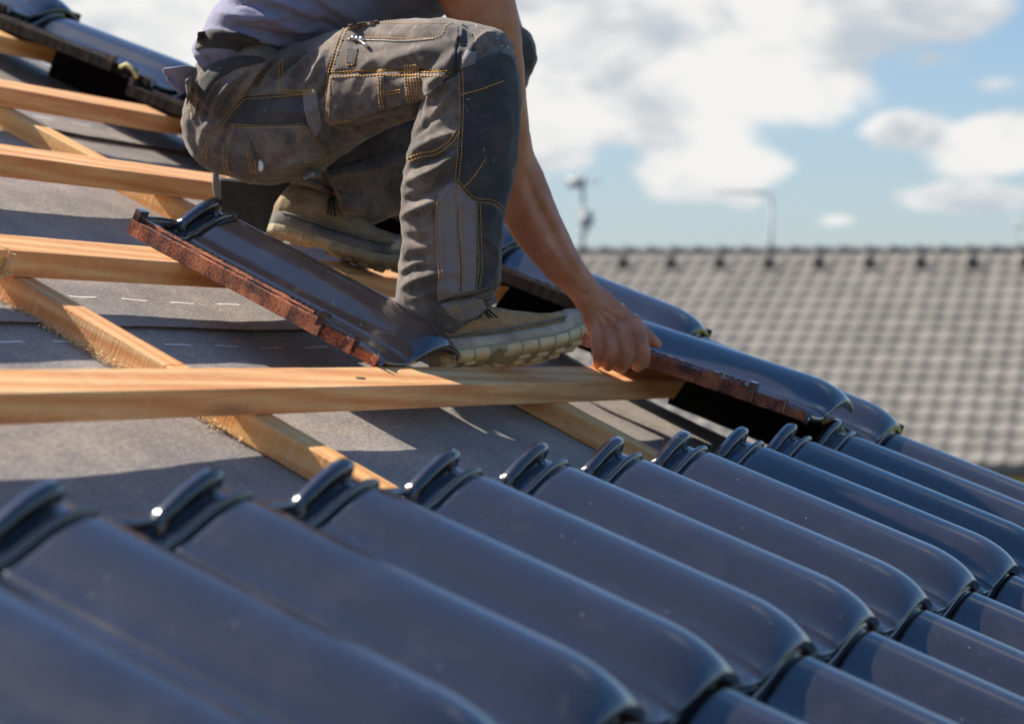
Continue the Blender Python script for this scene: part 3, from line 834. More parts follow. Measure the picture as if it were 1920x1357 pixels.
# folds: (polyline in the picture, height mm, half width px)
folds = [
    # shin
    ([(790, 200), (820, 170), (852, 150)], 5, 9), ([(800, 232), (838, 190), (858, 165)], 4.5, 8), ([(770, 262), (800, 232), (840, 200)], -5, 9), ([(812, 170), (845, 140), (870, 128)], -4, 8),
    ([(768, 290), (820, 262), (868, 248)], 5, 12), ([(765, 320), (800, 300), (850, 285)], -6, 9), ([(760, 345), (820, 318), (880, 268)], 6.5, 11), ([(757, 378), (800, 362), (850, 320)], -6, 10),
    ([(756, 405), (800, 385), (838, 372)], 5.5, 11), ([(752, 440), (790, 450), (812, 440)], -3.5, 12), ([(748, 500), (780, 480), (818, 478)], -4, 10), ([(750, 540), (790, 520), (822, 512)], 4.5, 9),
    ([(748, 520), (775, 505), (800, 500)], -4, 7), ([(775, 560), (815, 545), (830, 538)], 4, 8), ([(825, 505), (842, 510), (866, 505)], 3, 5), ([(825, 520), (845, 526), (866, 518)], -2.6, 4), ([(824, 533), (846, 538), (868, 533)], 3, 5),
    ([(820, 565), (870, 560), (920, 545), (942, 528)], -8, 9), ([(826, 548), (880, 545), (930, 520)], 5, 9), ([(905, 500), (925, 530), (940, 560)], -3, 8), ([(900, 440), (930, 470), (938, 510)], 3.5, 9),
    ([(890, 220), (900, 300), (892, 350)], 3, 14), ([(920, 150), (910, 240), (925, 330)], -3, 14), ([(945, 180), (950, 260), (946, 330)], 3, 10), ([(935, 380), (915, 420), (925, 460)], 3, 9),
    # behind the knee
    ([(775, 240), (785, 205), (800, 175)], -9, 8), ([(785, 190), (810, 160), (835, 140)], 4, 7), ([(845, 150), (862, 110), (880, 75)], -4, 8), ([(860, 90), (868, 62), (862, 45)], 5, 7),
    ([(880, 100), (900, 75), (925, 62)], 3.5, 7), ([(890, 115), (915, 90), (945, 85)], -3.5, 6), ([(905, 125), (935, 105), (962, 105)], 3, 7),
    # thigh and seat
    ([(600, 90), (560, 130), (545, 150)], 5, 8), ([(580, 95), (540, 125), (515, 150)], -5, 7), ([(560, 100), (520, 130), (490, 165)], 5, 7), ([(530, 112), (495, 135), (470, 165)], -5, 7), ([(515, 108), (470, 150), (440, 190)], 5, 8),
    ([(480, 130), (440, 165), (415, 205)], -5, 8), ([(450, 140), (415, 175), (395, 215)], 5, 9), ([(420, 150), (395, 190), (385, 235)], -4, 8), ([(400, 215), (380, 260), (392, 300)], 3.5, 12),
    ([(610, 95), (590, 140), (570, 165)], 4, 7), ([(625, 110), (612, 160), (596, 190)], -5, 6), ([(480, 195), (520, 185), (600, 180)], -3.5, 9), ([(470, 200), (430, 235), (410, 290)], -4.5, 8), ([(500, 205), (560, 210), (600, 205)], 3.5, 12),
    ([(440, 250), (425, 290), (440, 330)], 3, 9), ([(500, 250), (490, 300), (455, 345)], -5, 8), ([(520, 320), (560, 300), (600, 300)], 4, 10), ([(520, 345), (570, 325), (640, 300), (760, 260)], -7, 12),
    ([(600, 235), (640, 255), (700, 240), (780, 215)], -8, 12), ([(620, 245), (700, 255), (760, 240)], 5, 9), ([(640, 225), (700, 215), (790, 200)], 4, 10),
    ([(640, 85), (700, 75), (780, 80)], -3, 9), ([(650, 60), (720, 50), (840, 52)], 4, 10), ([(720, 120), (760, 105), (820, 85)], 3.5, 11), ([(730, 150), (790, 130), (840, 95)], -3.5, 9), ([(690, 100), (740, 90), (830, 70)], -2.5, 8),
    ([(660, 160), (680, 130), (700, 110)], 2.5, 9), ([(560, 235), (575, 270), (600, 300)], 3, 9), ([(350, 200), (352, 250), (375, 300)], 3, 12),
    # far leg in the shade
    ([(620, 330), (700, 320), (760, 300)], 5, 12), ([(560, 360), (640, 360), (720, 355)], -5, 10), ([(540, 380), (620, 385), (700, 385)], 4, 9), ([(640, 300), (700, 290), (770, 270)], -5, 10), ([(990, 70), (998, 110), (990, 150)], 3, 10),
]
dz = pline(tv, tn, [(p, h * 2.0, w * .72) for p, h, w in folds])
dz += .0035 * nz(tv, 11, 3) + .0025 * nz(tv, 30, 9, (1, 1, 1.8)) + .0035 * (.5 - np.abs(nz(tv, 15, 17, (1, 1, 1.6)))) + .0018 * (.5 - np.abs(nz(tv, 38, 27))) + .0006 * nz(tv, 90, 4)
tv = tv + tn * dz[:, None]
trousers = meshobj('trousers', [Vector(q) - PB for q in tv], tf, TROUSER, None)
trousers.parent = person
# --- shirt
s_ = MB()
ptube(s_, [(386, 128, 3.86, 40, 126), (424, 104, 3.86, 58, 160), (470, 66, 3.86, 78, 168), (545, 22, 3.86, 98, 172), (650, -30, 3.87, 112, 176), (770, -90, 3.88, 118, 178), (850, -128, 3.89, 98, 160), (900, -150, 3.9, 64, 90)], 32, 5)
ptube(s_, [(830, -110, 3.74, 84, 62), (838, -50, 3.715, 80, 66), (842, -12, 3.715, 78, 68)], 24, 4)
ptube(s_, [(840, -110, 4.04, 78, 60), (880, -40, 4.08, 70, 62)], 24, 4)
pball(s_, 760, -40, 3.85, 110, 85, 165)
sv, sn, sf = remesh(s_, .005, 4, .5)
sfold = [([(400, 25), (470, 35), (560, 25)], 6, 7), ([(390, 45), (460, 55), (540, 70), (600, 68)], -6, 7), ([(395, 10), (480, 8), (600, 40), (640, 60)], -5, 8), ([(420, -5), (520, 5), (580, 20)], 5, 7), ([(410, 62), (480, 70), (560, 90)], 5, 7),
         ([(520, 70), (580, 85), (640, 78)], -5, 7), ([(540, 10), (580, 30), (600, 38)], 6, 6), ([(560, -10), (600, 12), (640, 40)], -5, 7), ([(600, 0), (680, 40), (740, 40)], 4, 14), ([(640, -10), (720, 10), (800, 20)], -4, 13),
         ([(500, 95), (560, 100), (620, 88)], 4, 6), ([(460, 15), (540, 50), (590, 60)], 5, 6), ([(345, 110), (380, 122), (420, 118)], 5, 6), ([(350, 130), (385, 135), (430, 130)], -5, 5), ([(360, 95), (365, 120), (350, 140)], 4, 5), ([(385, 100), (395, 120), (390, 140)], -4, 5),
         ([(415, 100), (425, 120), (420, 138)], 4, 5), ([(450, 108), (455, 122), (450, 140)], -4, 5), ([(790, -5), (830, 20), (862, 42)], 3, 4), ([(770, 0), (815, 28), (850, 48)], -3, 5), ([(380, 76), (440, 85), (505, 108)], -7, 16)]
ds = pline(sv, sn, [(p, h * 1.6, w * .9) for p, h, w in sfold])
ds += .0035 * nz(sv, 10, 5) + .002 * (1 - 2 * np.abs(nz(sv, 18, 8))) + .0008 * nz(sv, 50, 2)
sv = sv + sn * ds[:, None]
shirt = meshobj('shirt', [Vector(q) - PB for q in sv], sf, SHIRT, None)
shirt.parent = person

# --- projecting flat pieces of cloth, seams and straps onto the clothes (each becomes real geometry lying on the surface)
def bvh_of(*pairs):
    v = []; f = []
    for a, b in pairs:
        o = len(v); v += [Vector(q) for q in a]; f += [tuple(i + o for i in q) for q in b]
    return BVHTree.FromPolygons(v, f)
BT = bvh_of((tv, tf)); BS = bvh_of((sv, sf)); BALL = bvh_of((tv, tf), (sv, sf))
EYE = Vector((0, 0, H))
def hit(x, y, bv_=None):
    d = (at(x, y, 1.0) - EYE).normalized()
    h = (bv_ or BT).ray_cast(EYE, d)
    if h[0] is None:
        q = (bv_ or BT).find_nearest(at(x, y, 3.6))
        return q[0], q[1]
    n_ = h[1] if h[1].dot(d) < 0 else -h[1]
    return h[0], n_
def inside(p, poly):
    c = False; n_ = len(poly); j = n_ - 1
    for i in range(n_):
        if (poly[i][1] > p[1]) != (poly[j][1] > p[1]) and p[0] < (poly[j][0] - poly[i][0]) * (p[1] - poly[i][1]) / (poly[j][1] - poly[i][1]) + poly[i][0]: c = not c
        j = i
    return c
def nearest(p, poly):
    best = (1e9, p)
    for i in range(len(poly)):
        a = poly[i]; b = poly[(i + 1) % len(poly)]
        dx, dy = b[0] - a[0], b[1] - a[1]
        t = max(0, min(1, ((p[0] - a[0]) * dx + (p[1] - a[1]) * dy) / max(1e-9, dx * dx + dy * dy)))
        q = (a[0] + dx * t, a[1] + dy * t); d = (q[0] - p[0]) ** 2 + (q[1] - p[1]) ** 2
        if d < best[0]: best = (d, q)
    return best
LAYER = []
def relayer():
    global BT
    BT = bvh_of((tv, tf), *LAYER)
def patch(name, poly, m, off=.0022, step=4.0, parent=None, bv_=None, puff=0.0, free=None, wr=.0006, smooth=4):
    xs = [p[0] for p in poly]; ys = [p[1] for p in poly]
    nx = int((max(xs) - min(xs)) / step) + 2; ny = int((max(ys) - min(ys)) / step) + 2
    x0, y0 = min(xs) - step / 2, min(ys) - step / 2
    ins = {}; pos = {}
    for i in range(nx + 1):
        for j in range(ny + 1):
            p = (x0 + i * step, y0 + j * step); k = inside(p, poly); dd, q = nearest(p, poly)
            if not k: p = q
            elif dd < (step * .45) ** 2: p = q
            ins[i, j] = k; pos[i, j] = (p, 0 if not k else math.sqrt(dd))
    idx = {}; fs = []; dist = []; dirs = []; edge = []
    def vid(i, j):
        if (i, j) not in idx:
            p, dd = pos[i, j]; h, n_ = hit(p[0], p[1], bv_)
            dr = (at(p[0], p[1], 1.0) - EYE).normalized()
            idx[i, j] = len(dist); dist.append((h - EYE).length); dirs.append(dr)
            edge.append((dd, p))
        return idx[i, j]
    for i in range(nx):
        for j in range(ny):
            c4 = [(i, j), (i + 1, j), (i + 1, j + 1), (i, j + 1)]
            if sum(ins[c] for c in c4) >= 2 or (sum(ins[c] for c in c4) == 1 and step > 5):
                fs.append(tuple(vid(*c) for c in reversed(c4)))
    raw = np.array(dist); nbr = [[] for _ in dist]
    for f in fs:
        for q in range(4): nbr[f[q]].append(f[(q + 1) % 4]); nbr[f[(q + 1) % 4]].append(f[q])
    med = raw.copy()
    for _ in range(smooth):
        med = np.array([.4 * med[i] + .6 * (sum(med[k] for k in nbr[i]) / max(1, len(nbr[i]))) for i in range(len(med))])
    cur = np.minimum(med, raw - .0004) if smooth < 12 else med
    vs2 = []
    for i in range(len(cur)):
        dd, p = edge[i]
        k = .35 if dd < 1 else 1
        o_ = off * k + puff * min(1, dd / 18) + wr * noise.noise(Vector((p[0] * .06, p[1] * .06, off * 999)))
        if free: o_ += free(p[0], p[1])
        vs2.append(EYE + dirs[i] * (cur[i] - o_) - PB)
    LAYER.append(([q + PB for q in vs2], list(fs)))
    o = meshobj(name, vs2, fs, m, None)
    o.parent = parent or trousers
    so_ = o.modifiers.new('thick', 'SOLIDIFY'); so_.thickness = .0014; so_.offset = -1
    return o
def pl(pts, n=6): return [tuple(q[:2]) for q in catmull([tuple(p) for p in pts], n)] if len(pts) > 2 else [tuple(p) for p in pts]
def walk(pts, step):
    out = []; acc_ = 0
    for a, b in zip(pts[:-1], pts[1:]):
        L = math.hypot(b[0] - a[0], b[1] - a[1]); t = acc_
        while t < L:
            out.append((a[0] + (b[0] - a[0]) * t / L, a[1] + (b[1] - a[1]) * t / L)); t += step
        acc_ = t - L
    return out
def seam(lines, name='seam_stitching', dbl=5.0, m=STITCH, parent=None, bv_=None, r=.0006, off=.0012, curve=True, dashl=4.0):
    b = MB()
    for ln in lines:
        base = pl(ln) if curve else ln
        sides = [0] if not dbl else [-dbl / 2, dbl / 2]
        for sd in sides:
            w_ = walk(base, dashl + 2.0)
            for i in range(len(w_) - 1):
                a, c_ = w_[i], w_[i + 1]; dx, dy = c_[0] - a[0], c_[1] - a[1]; L = math.hypot(dx, dy) or 1
                if L > 12: continue
                nx_, ny_ = -dy / L * sd, dx / L * sd
                e = (a[0] + dx * dashl / (dashl + 2), a[1] + dy * dashl / (dashl + 2))
                h1, n1_ = hit(a[0] + nx_, a[1] + ny_, bv_); h2, n2_ = hit(e[0] + nx_, e[1] + ny_, bv_)
                if (h1 - h2).length > .02: continue
                b.tube([h1 + n1_ * off, h2 + n2_ * off], [r, r], 5, ref=n1_)
    o = meshobj(name, [q - PB for q in b.v], b.f, m, None)
    o['kind'] = 'stuff'
    o.parent = parent or trousers
    return o
# lighter and darker cloth panels (polygons on the garment)
P_SH1 = [(838, 345), (826, 358), (817, 385), (818, 440), (820, 480), (822, 520), (820, 566), (838, 560), (862, 548), (864, 500), (858, 440), (856, 380), (855, 342)]
P_SH2 = [(856, 340), (868, 356), (884, 372), (893, 380), (894, 440), (893, 500), (891, 545), (866, 549), (865, 500), (860, 440), (857, 380)]
P_HEM = [(824, 570), (850, 562), (890, 557), (904, 562), (914, 580), (892, 594), (862, 606), (846, 596)]
P_HEM2 = [(905, 560), (930, 554), (932, 566), (916, 578)]
P_KNEE = [(862, 135), (905, 108), (940, 95), (964, 110), (972, 150), (974, 220), (970, 300), (960, 350), (948, 398), (930, 385), (905, 378), (892, 378), (872, 358), (857, 335), (860, 280), (866, 220), (864, 170)]
P_LOW = [(896, 382), (925, 386), (943, 402), (940, 440), (934, 500), (925, 540), (896, 546), (898, 500)]
patch('knee_panel', P_KNEE, KNEE, .0016, 5, puff=.001)
patch('shin_panel', P_LOW, KNEE, .0014, 5)
patch('side_panel', P_SH1, PANEL, .0028, 4)
patch('side_panel', P_SH2, PANEL, .0024, 4)
patch('hem_panel', P_HEM, PANEL, .0026, 4)
patch('hem_panel', P_HEM2, KNEE, .0022, 4)
# cargo pocket on the thigh with its own flap
P_POCK = [(652, 48), (700, 40), (780, 42), (850, 40), (862, 52), (856, 90), (846, 134), (780, 131), (712, 132), (690, 133), (640, 138), (620, 136), (632, 95), (644, 62)]
P_POCK2 = [(618, 140), (700, 136), (780, 134), (844, 137), (830, 160), (790, 190), (720, 208), (660, 228), (618, 236), (610, 225), (612, 180)]
pk = patch('cargo_pocket', P_POCK, TROUSER, .006, 5, puff=.006)
patch('pocket_flap', P_POCK2, TROUSER, .008, 5, puff=.006, free=lambda x, y: max(0, (y - 170) / 60) * .006)
patch('pocket_side', [(862, 44), (885, 62), (892, 96), (880, 120), (852, 136), (858, 92)], KNEE, .003, 4)
patch('pocket_side', [(875, 92), (895, 98), (892, 120), (862, 132), (864, 112)], PANEL, .0045, 4)
relayer()
# pen loops on the flap
patch('pen_loop', [(757, 122), (786, 120), (788, 192), (764, 197), (758, 160)], TROUSER, .0035, 4, puff=.002)
patch('pen_loop', [(709, 130), (722, 129), (722, 208), (710, 206), (708, 170)], TROUSER, .003, 4)
patch('key_loop', [(652, 88), (672, 90), (665, 122), (648, 123)], KNEE, .003, 4)
# seat and hip pockets
patch('hip_panel', [(455, 182), (500, 176), (595, 174), (596, 200), (578, 236), (440, 234), (425, 228)], KNEE, .0022, 5)
patch('back_pocket', [(432, 240), (520, 236), (574, 234), (592, 262), (616, 296), (612, 318), (590, 335), (520, 336), (476, 338), (478, 328), (490, 300), (470, 260)], TROUSER, .005, 5, puff=.003)
relayer()
patch('pocket_flap', [(438, 236), (472, 256), (478, 290), (488, 318), (474, 330), (458, 338), (444, 326), (425, 290), (428, 255)], PANEL if False else TROUSER, .004, 4, puff=.002, free=lambda x, y: max(0, (y - 270) / 60) * .010, smooth=14)
patch('hammer_loop', [(567, 170), (595, 168), (600, 205), (606, 238), (592, 262), (578, 236), (570, 205)], PANEL, .004, 4, puff=.002, smooth=8)
patch('belt_loop', [(346, 150), (368, 140), (374, 180), (366, 222), (358, 228), (352, 190)], TROUSER, .004, 4)
relayer()
patch('fabric_tag', [(484, 298), (493, 301), (494, 324), (485, 321)], WHITE, .005, 4)
# dark stretch waist
patch('waistband', [(372, 150), (400, 118), (450, 104), (492, 106), (498, 116), (440, 130), (400, 155), (378, 195), (370, 180)], BELT, .003, 5, bv_=BALL)
#patch('under_band', [(348, 132), (378, 122), (382, 134), (352, 152)], TEAL, .004, 4, bv_=BALL)
# lower back support belt over the shirt
patch('back_belt', [(372, 62), (395, 54), (425, 56), (455, 62), (485, 76), (512, 104), (505, 112), (470, 106), (430, 92), (395, 90), (364, 94)], BELT, .006, 5, parent=shirt, bv_=BS)
relayer(); BALL = bvh_of((tv, tf), (sv, sf), *LAYER)
# stitching
seam([[(864, 130), (866, 200), (862, 280), (857, 340)], [(840, 350), (824, 372), (821, 420), (824, 480), (826, 520), (824, 560)]], dbl=7)
seam([[(766, 300), (790, 290), (815, 286), (840, 270), (860, 244)]], dbl=7, r=.0009)
seam([[(857, 338), (870, 356), (884, 370), (898, 376), (920, 378), (938, 388), (947, 404)]], dbl=6)
seam([[(857, 345), (860, 400), (863, 470), (864, 545)], [(897, 384), (899, 440), (900, 500), (895, 545)]], dbl=6)
seam([[(865, 178), (900, 168), (950, 150)], [(868, 352), (890, 330), (914, 290)]], dbl=0, r=.0010)
seam([[(838, 586), (870, 576), (904, 566), (925, 560)], [(850, 566), (858, 582), (868, 598)]], dbl=6)
seam([[(650, 50), (637, 80), (624, 120), (617, 150), (613, 225)], [(622, 142), (700, 138), (845, 140)]], dbl=7, r=.0009)
seam([[(655, 52), (700, 44), (780, 46), (840, 44)], [(655, 72), (700, 70), (815, 72), (836, 50), (852, 42)], [(618, 232), (660, 226), (612, 228)], [(620, 135), (712, 131), (846, 133)]], dbl=0)
seam([[(713, 132), (712, 170), (717, 206)], [(762, 122), (763, 160), (768, 194)], [(772, 122), (774, 160), (778, 193)], [(782, 121), (784, 160), (786, 190)], [(712, 176), (757, 170)]], dbl=5, r=.0008)
seam([[(652, 90), (649, 122), (664, 122), (671, 92)]], dbl=0, curve=False)
seam([[(526, 112), (528, 150), (532, 172), (598, 170)], [(455, 184), (520, 178), (596, 172)], [(440, 236), (510, 238), (572, 234)]], dbl=6)
seam([[(574, 236), (592, 262), (616, 298), (612, 318), (592, 334)], [(574, 236), (560, 262), (552, 270)], [(572, 308), (600, 300), (614, 298)]], dbl=5)
seam([[(455, 184), (420, 225), (392, 260), (380, 300)], [(436, 236), (422, 290), (430, 335), (452, 358)], [(452, 180), (470, 150), (510, 128)]], dbl=7)
seam([[(466, 286), (470, 320), (482, 324), (478, 292)]], dbl=4)
seam([[(355, 155), (356, 195), (362, 222)], [(366, 150), (370, 190), (364, 220)]], dbl=0)
seam([[(540, 372), (590, 385), (640, 398), (690, 402)]], dbl=0)
# zip
zp = MB()
w_ = walk(pl([(652, 74), (700, 76), (760, 77), (815, 74)]), 4.0)
for a in w_:
    h, n_ = hit(*a); zp.ball(h + n_ * .0010, .0016, seg=6, rings=4)
for a in ((664, 72), (672, 73), (680, 74)):
    h, n_ = hit(*a); zp.ball(h + n_ * .0020, (.005, .003, .0045), seg=8, rings=6)
h1, n1_ = hit(676, 78); h2, n2_ = hit(692, 90)
zp.tube([h1 + n1_ * .003, h2 + n2_ * .004], [.0022, .003], 6)
zo = meshobj('zip', [q - PB for q in zp.v], zp.f, METAL); zo.parent = trousers; zo['kind'] = 'stuff'
# dried paint splashes on the knee and seat
pt_ = MB(); rp = random.Random(11)
for (x, y, r_, k) in [(rp.uniform(380, 960), rp.uniform(60, 540), rp.uniform(.8, 1.6), 1) for _ in range(70)] + [(948, 96, 7, 3), (940, 92, 4, 2), (926, 78, 5, 2), (900, 50, 4, 2), (955, 70, 3, 2), (938, 110, 3, 2), (882, 186, 3, 2), (878, 206, 2, 1), (410, 132, 4, 2), (492, 190, 1.5, 3), (500, 210, 2, 3), (700, 185, 2, 2), (735, 60, 3, 3), (780, 50, 2, 3), (905, 280, 1.5, 6), (925, 300, 1.5, 6), (885, 520, 1.5, 5), (780, 500, 1.3, 4), (600, 60, 1.2, 2)]:
    for i in range(k):
        xx, yy = x + rp.gauss(0, r_ * .9), y + rp.gauss(0, r_ * 1.1); rr_ = r_ * rp.uniform(.45, 1) * .5
        h, n_ = hit(xx, yy, BALL)
        w1 = n_.orthogonal().normalized(); w2 = n_.cross(w1)
        m_ = 9; vs = [h + n_ * .0030] + [h + n_ * .0022 + (w1 * math.cos(6.283 * q / m_) * .7 + w2 * math.sin(6.283 * q / m_) * 1.2) * (rr_ * 3.6 / F * rp.uniform(.6, 1.2)) for q in range(m_)]
        pt_.add(vs, [(0, 1 + q, 1 + (q + 1) % m_) for q in range(m_)])
po = meshobj('paint_splashes', [q - PB for q in pt_.v], pt_.f, PAINT); po.parent = trousers; po['kind'] = 'stuff'
# loose shirt tail sticking out at the back
stl = MB()
gx = [(372, 128, 3.78, 0), (352, 126, 3.77, 4), (330, 124, 3.77, 2), (312, 127, 3.78, 5), (302, 131, 3.79, 0)]
gy = [(372, 150), (355, 158), (348, 182), (338, 176), (322, 156)]
vs = []
for i in range(5):
    a = at(gx[i][0], gx[i][1], gx[i][2]); b_ = at(gy[i][0], gy[i][1], 3.82)
    for q in range(5):
        p = a.lerp(b_, q / 4) + Vector((0, -.012 * math.sin(q * 1.3 + i), .004 * math.sin(i * 2.1 + q)))
        vs.append(p - PB)
stl.add(vs, [(i * 5 + q, i * 5 + q + 1, (i + 1) * 5 + q + 1, (i + 1) * 5 + q) for i in range(4) for q in range(4)])
sto = meshobj('shirt_tail', stl.v, stl.f, SHIRT); sto.parent = shirt
ss_ = sto.modifiers.new('sub', 'SUBSURF'); ss_.levels = 2; ss_.render_levels = 2
so2 = sto.modifiers.new('thick', 'SOLIDIFY'); so2.thickness = .002
# hanging tool pouch behind the seat
po_ = MB()
po_.add([at(408, 332, 4.02), at(500, 340, 4.02), at(545, 330, 4.02), at(560, 440, 4.06), at(480, 470, 4.06), at(412, 440, 4.05),
         at(404, 332, 4.10), at(500, 338, 4.12), at(545, 330, 4.12), at(560, 440, 4.14), at(480, 470, 4.14), at(408, 440, 4.14)],
        [(0, 5, 4, 1), (1, 4, 3, 2), (6, 7, 10, 11), (7, 8, 9, 10), (0, 1, 7, 6), (1, 2, 8, 7), (2, 3, 9, 8), (3, 4, 10, 9), (4, 5, 11, 10), (5, 0, 6, 11)])
o = meshobj('tool_pouch', [q - PB for q in po_.v], po_.f, BELT, None, smooth=False); o.parent = person
bv2 = o.modifiers.new('b', 'BEVEL'); bv2.width = .01; bv2.segments = 3
ln_ = MB(); ln_.tube([at(404, 322, 3.98), at(405, 350, 3.99), at(410, 384, 4.0)], [(.006, .002), (.007, .002), (.003, .002)], 8)
ln_ = meshobj('pouch_lining', [q - PB for q in ln_.v], ln_.f, PANEL); ln_.parent = o
# hair, eyes
hr = MB(); hr.ball(hd + Vector((-.018, 0, .018)), (.098, .086, .112), seg=24, rings=16)
hv, hn, hf = remesh(hr, .006, 0)
hv = hv + hn * (.003 * nz(hv, 60, 1))[:, None]
o = meshobj('hair', [Vector(q) - PB for q in hv], hf, HAIR); o.parent = person
for s2 in (-1, 1):
    e_ = MB(); e_.ball(hd + Vector((.084, s2 * .030, -.004)), .0125, seg=12, rings=8)
    o = e_.build('eye', BLACK); o.data.transform(Matrix.Translation(-PB)); o.parent = person

# --- boots
def boot(heel, toe, down, label_cat, upper_m, lace_side=1, L=None, mid_m=None, sole_m=None):
    """heel, toe: world points on the sole line; down: rough direction out of the sole"""
    Fw = (toe - heel); L = L or Fw.length; Fw = Fw.normalized()
    Dn = (down - Fw * down.dot(Fw)).normalized(); Lt = Fw.cross(-Dn)   # lateral
    if Lt.y > 0: Lt = -Lt
    Mx = Matrix(((Fw.x, Lt.x, -Dn.x, heel.x), (Fw.y, Lt.y, -Dn.y, heel.y), (Fw.z, Lt.z, -Dn.z, heel.z), (0, 0, 0, 1)))
    # half width, by fraction of length
    def hwid(s): return float(np.interp(s, [0, .03, .10, .25, .42, .58, .74, .86, .94, .985, 1], [.004, .020, .031, .034, .033, .040, .047, .043, .033, .018, .003]))
    def spring(s): return .030 * max(0, (s - .66) / .34) ** 2
    def top(s): return float(np.interp(s, [0, .04, .12, .30, .42, .55, .70, .84, .93, .98, 1], [.050, .090, .105, .104, .096, .082, .066, .058, .048, .032, .018]))
    ss = [0, .012, .03, .06, .10, .16, .22, .30, .38, .46, .54, .62, .70, .77, .83, .88, .92, .95, .975, .992, 1]
    def ring(s, w, z0, z1, n=16, pw=2.6, bulge=0):
        out = []
        for k in range(n):
            a = 2 * math.pi * k / n
            c, d = math.cos(a), math.sin(a)
            y = math.copysign(abs(c) ** (2 / pw), c) * w; z = (z0 + z1) / 2 + math.copysign(abs(d) ** (2 / pw), d) * (z1 - z0) / 2
            out.append((s * L, y, z + spring(s)))
        return out
    def loftb(fn, n=16):
        b = MB(); vs = []
        for s in ss: vs += [Mx @ Vector(q) - PB for q in fn(s)]
        fs = [(i * n + k, i * n + (k + 1) % n, (i + 1) * n + (k + 1) % n, (i + 1) * n + k) for i in range(len(ss) - 1) for k in range(n)]
        fs += [tuple(range(n - 1, -1, -1)), tuple((len(ss) - 1) * n + k for k in range(n))]
        b.add(vs, fs); return b
    up = loftb(lambda s: ring(s, hwid(s) * .96, .022, top(s), 24, 2.3), 24)
    vv, vn, vf = remesh(up, .003, 3)
    vv = vv + vn * (.0018 * nz(vv, 40, 2) + .0012 * (1 - 2 * np.abs(nz(vv, 26, 6))))[:, None]
    b_ = meshobj('boot', vv, vf, upper_m); b_.parent = person
    mid = loftb(lambda s: ring(s, hwid(s) * 1.05 + .0005, .010, .036 + .006 * math.exp(-((s - .05) / .1) ** 2), 20, 4), 20)
    mo = meshobj('midsole', mid.v, mid.f, mid_m or RUBBER); mo.parent = b_
    cap_ = MB(); vs = []; sc_ = [.80, .83, .87, .91, .94, .97, .99, 1.004]; n = 24
    for s in sc_:
        vs += [Mx @ Vector(q) - PB for q in ring(min(s, 1), hwid(min(s, 1)) * 1.05 + .003, .012, top(min(s, 1)) * (1.0 if s > .86 else .90) + (.003 if s > .81 else -.004), n, 2.4)]
    fs = [(i * n + k, i * n + (k + 1) % n, (i + 1) * n + (k + 1) % n, (i + 1) * n + k) for i in range(len(sc_) - 1) for k in range(n)]
    fs += [tuple(range(n - 1, -1, -1)), tuple((len(sc_) - 1) * n + k for k in range(n))]
    cap_.add(vs, fs)
    cv, cn, cf = remesh(cap_, .003, 2)
    co = meshobj('toe_cap', cv, cf, RUBBER); co.parent = b_
    so_ = loftb(lambda s: ring(s, hwid(s) * 1.06, -.004 + (.010 if .30 < s < .42 else 0), .018, 20, 5), 20)
    sv_, sn_, sf_ = remesh(so_, .003, 1)
    oo = meshobj('outsole', sv_, sf_, GROOVE); oo.parent = b_
    lg = MB()
    for side in (-1, 1):
        for i in range(10):
            s0 = .03 + i * .097; s1 = s0 + .086
            if .30 < (s0 + s1) / 2 < .40: continue
            vs = []
            for s in (s0, (s0 + s1) / 2, s1):
                w = hwid(min(.995, s)) * 1.06
                for (y, z) in ((w + .0008, .001), (w + .0010, .011), (w - .018, .011), (w - .018, -.005), (w - .005, -.0035)):
                    vs.append(Mx @ Vector((s * L, side * y, z + spring(s))) - PB)
            lg.add(vs, [(i5 * 5 + k, i5 * 5 + (k + 1) % 5, (i5 + 1) * 5 + (k + 1) % 5, (i5 + 1) * 5 + k) for i5 in range(2) for k in range(5)] + [(4, 3, 2, 1, 0), (10, 11, 12, 13, 14)])
    for i in range(8):
        s0 = .06 + i * .115
        if .28 < s0 < .42: continue
        for yy in (-.012, .010):
            w = .008; a = [Mx @ Vector((s0 * L + dx, yy + dy, z + spring(s0))) - PB for z in (-.009, 0) for dx, dy in ((0, -w), (.020, -w * .4), (.020, w), (0, w * .6))]
            lg.add(a, [(3, 2, 1, 0), (4, 5, 6, 7), (0, 1, 5, 4), (1, 2, 6, 5), (2, 3, 7, 6), (3, 0, 4, 7)])
    lo = meshobj('sole_lugs', lg.v, lg.f, sole_m or SOLE, None, smooth=False); lo.parent = b_; lo['kind'] = 'stuff'
    bvm = lo.modifiers.new('b', 'BEVEL'); bvm.width = .0022; bvm.segments = 2
    # welt line, collar, tongue, laces
    tg = MB(); wl_ = []
    for side in (-1, 1):
        pts = [Mx @ Vector((s * L, side * (hwid(s) * 1.06 + .001), .037 + spring(s))) - PB for s in (.06, .15, .25, .35, .45, .55, .65, .74, .82)]
        tg.tube(pts, .0022, 6)
    to = meshobj('welt', tg.v, tg.f, RUBBER_D); to.parent = b_
    cl = MB()
    pts = [Mx @ Vector((L * (.20 + .115 * math.cos(a)), .034 * math.sin(a), .103)) - PB for a in [2 * math.pi * k / 16 for k in range(17)]]
    cl.tube(pts, .008, 8, ref=Vector((.2, .1, 1)))
    col_ = meshobj('padded_collar', cl.v, cl.f, RUBBER_D); col_.parent = b_
    lc = MB(); rl_ = random.Random(3)
    for i in range(4):
        s = .37 + i * .055; z = top(s) + .002
        for sg in (-1, 1):
            lc.tube([Mx @ Vector((s * L, -.022 * sg, z - .012)) - PB, Mx @ Vector(((s + .02) * L, 0, z + .002)) - PB, Mx @ Vector(((s + .045) * L, .022 * sg, z - .016)) - PB], .0021, 6)
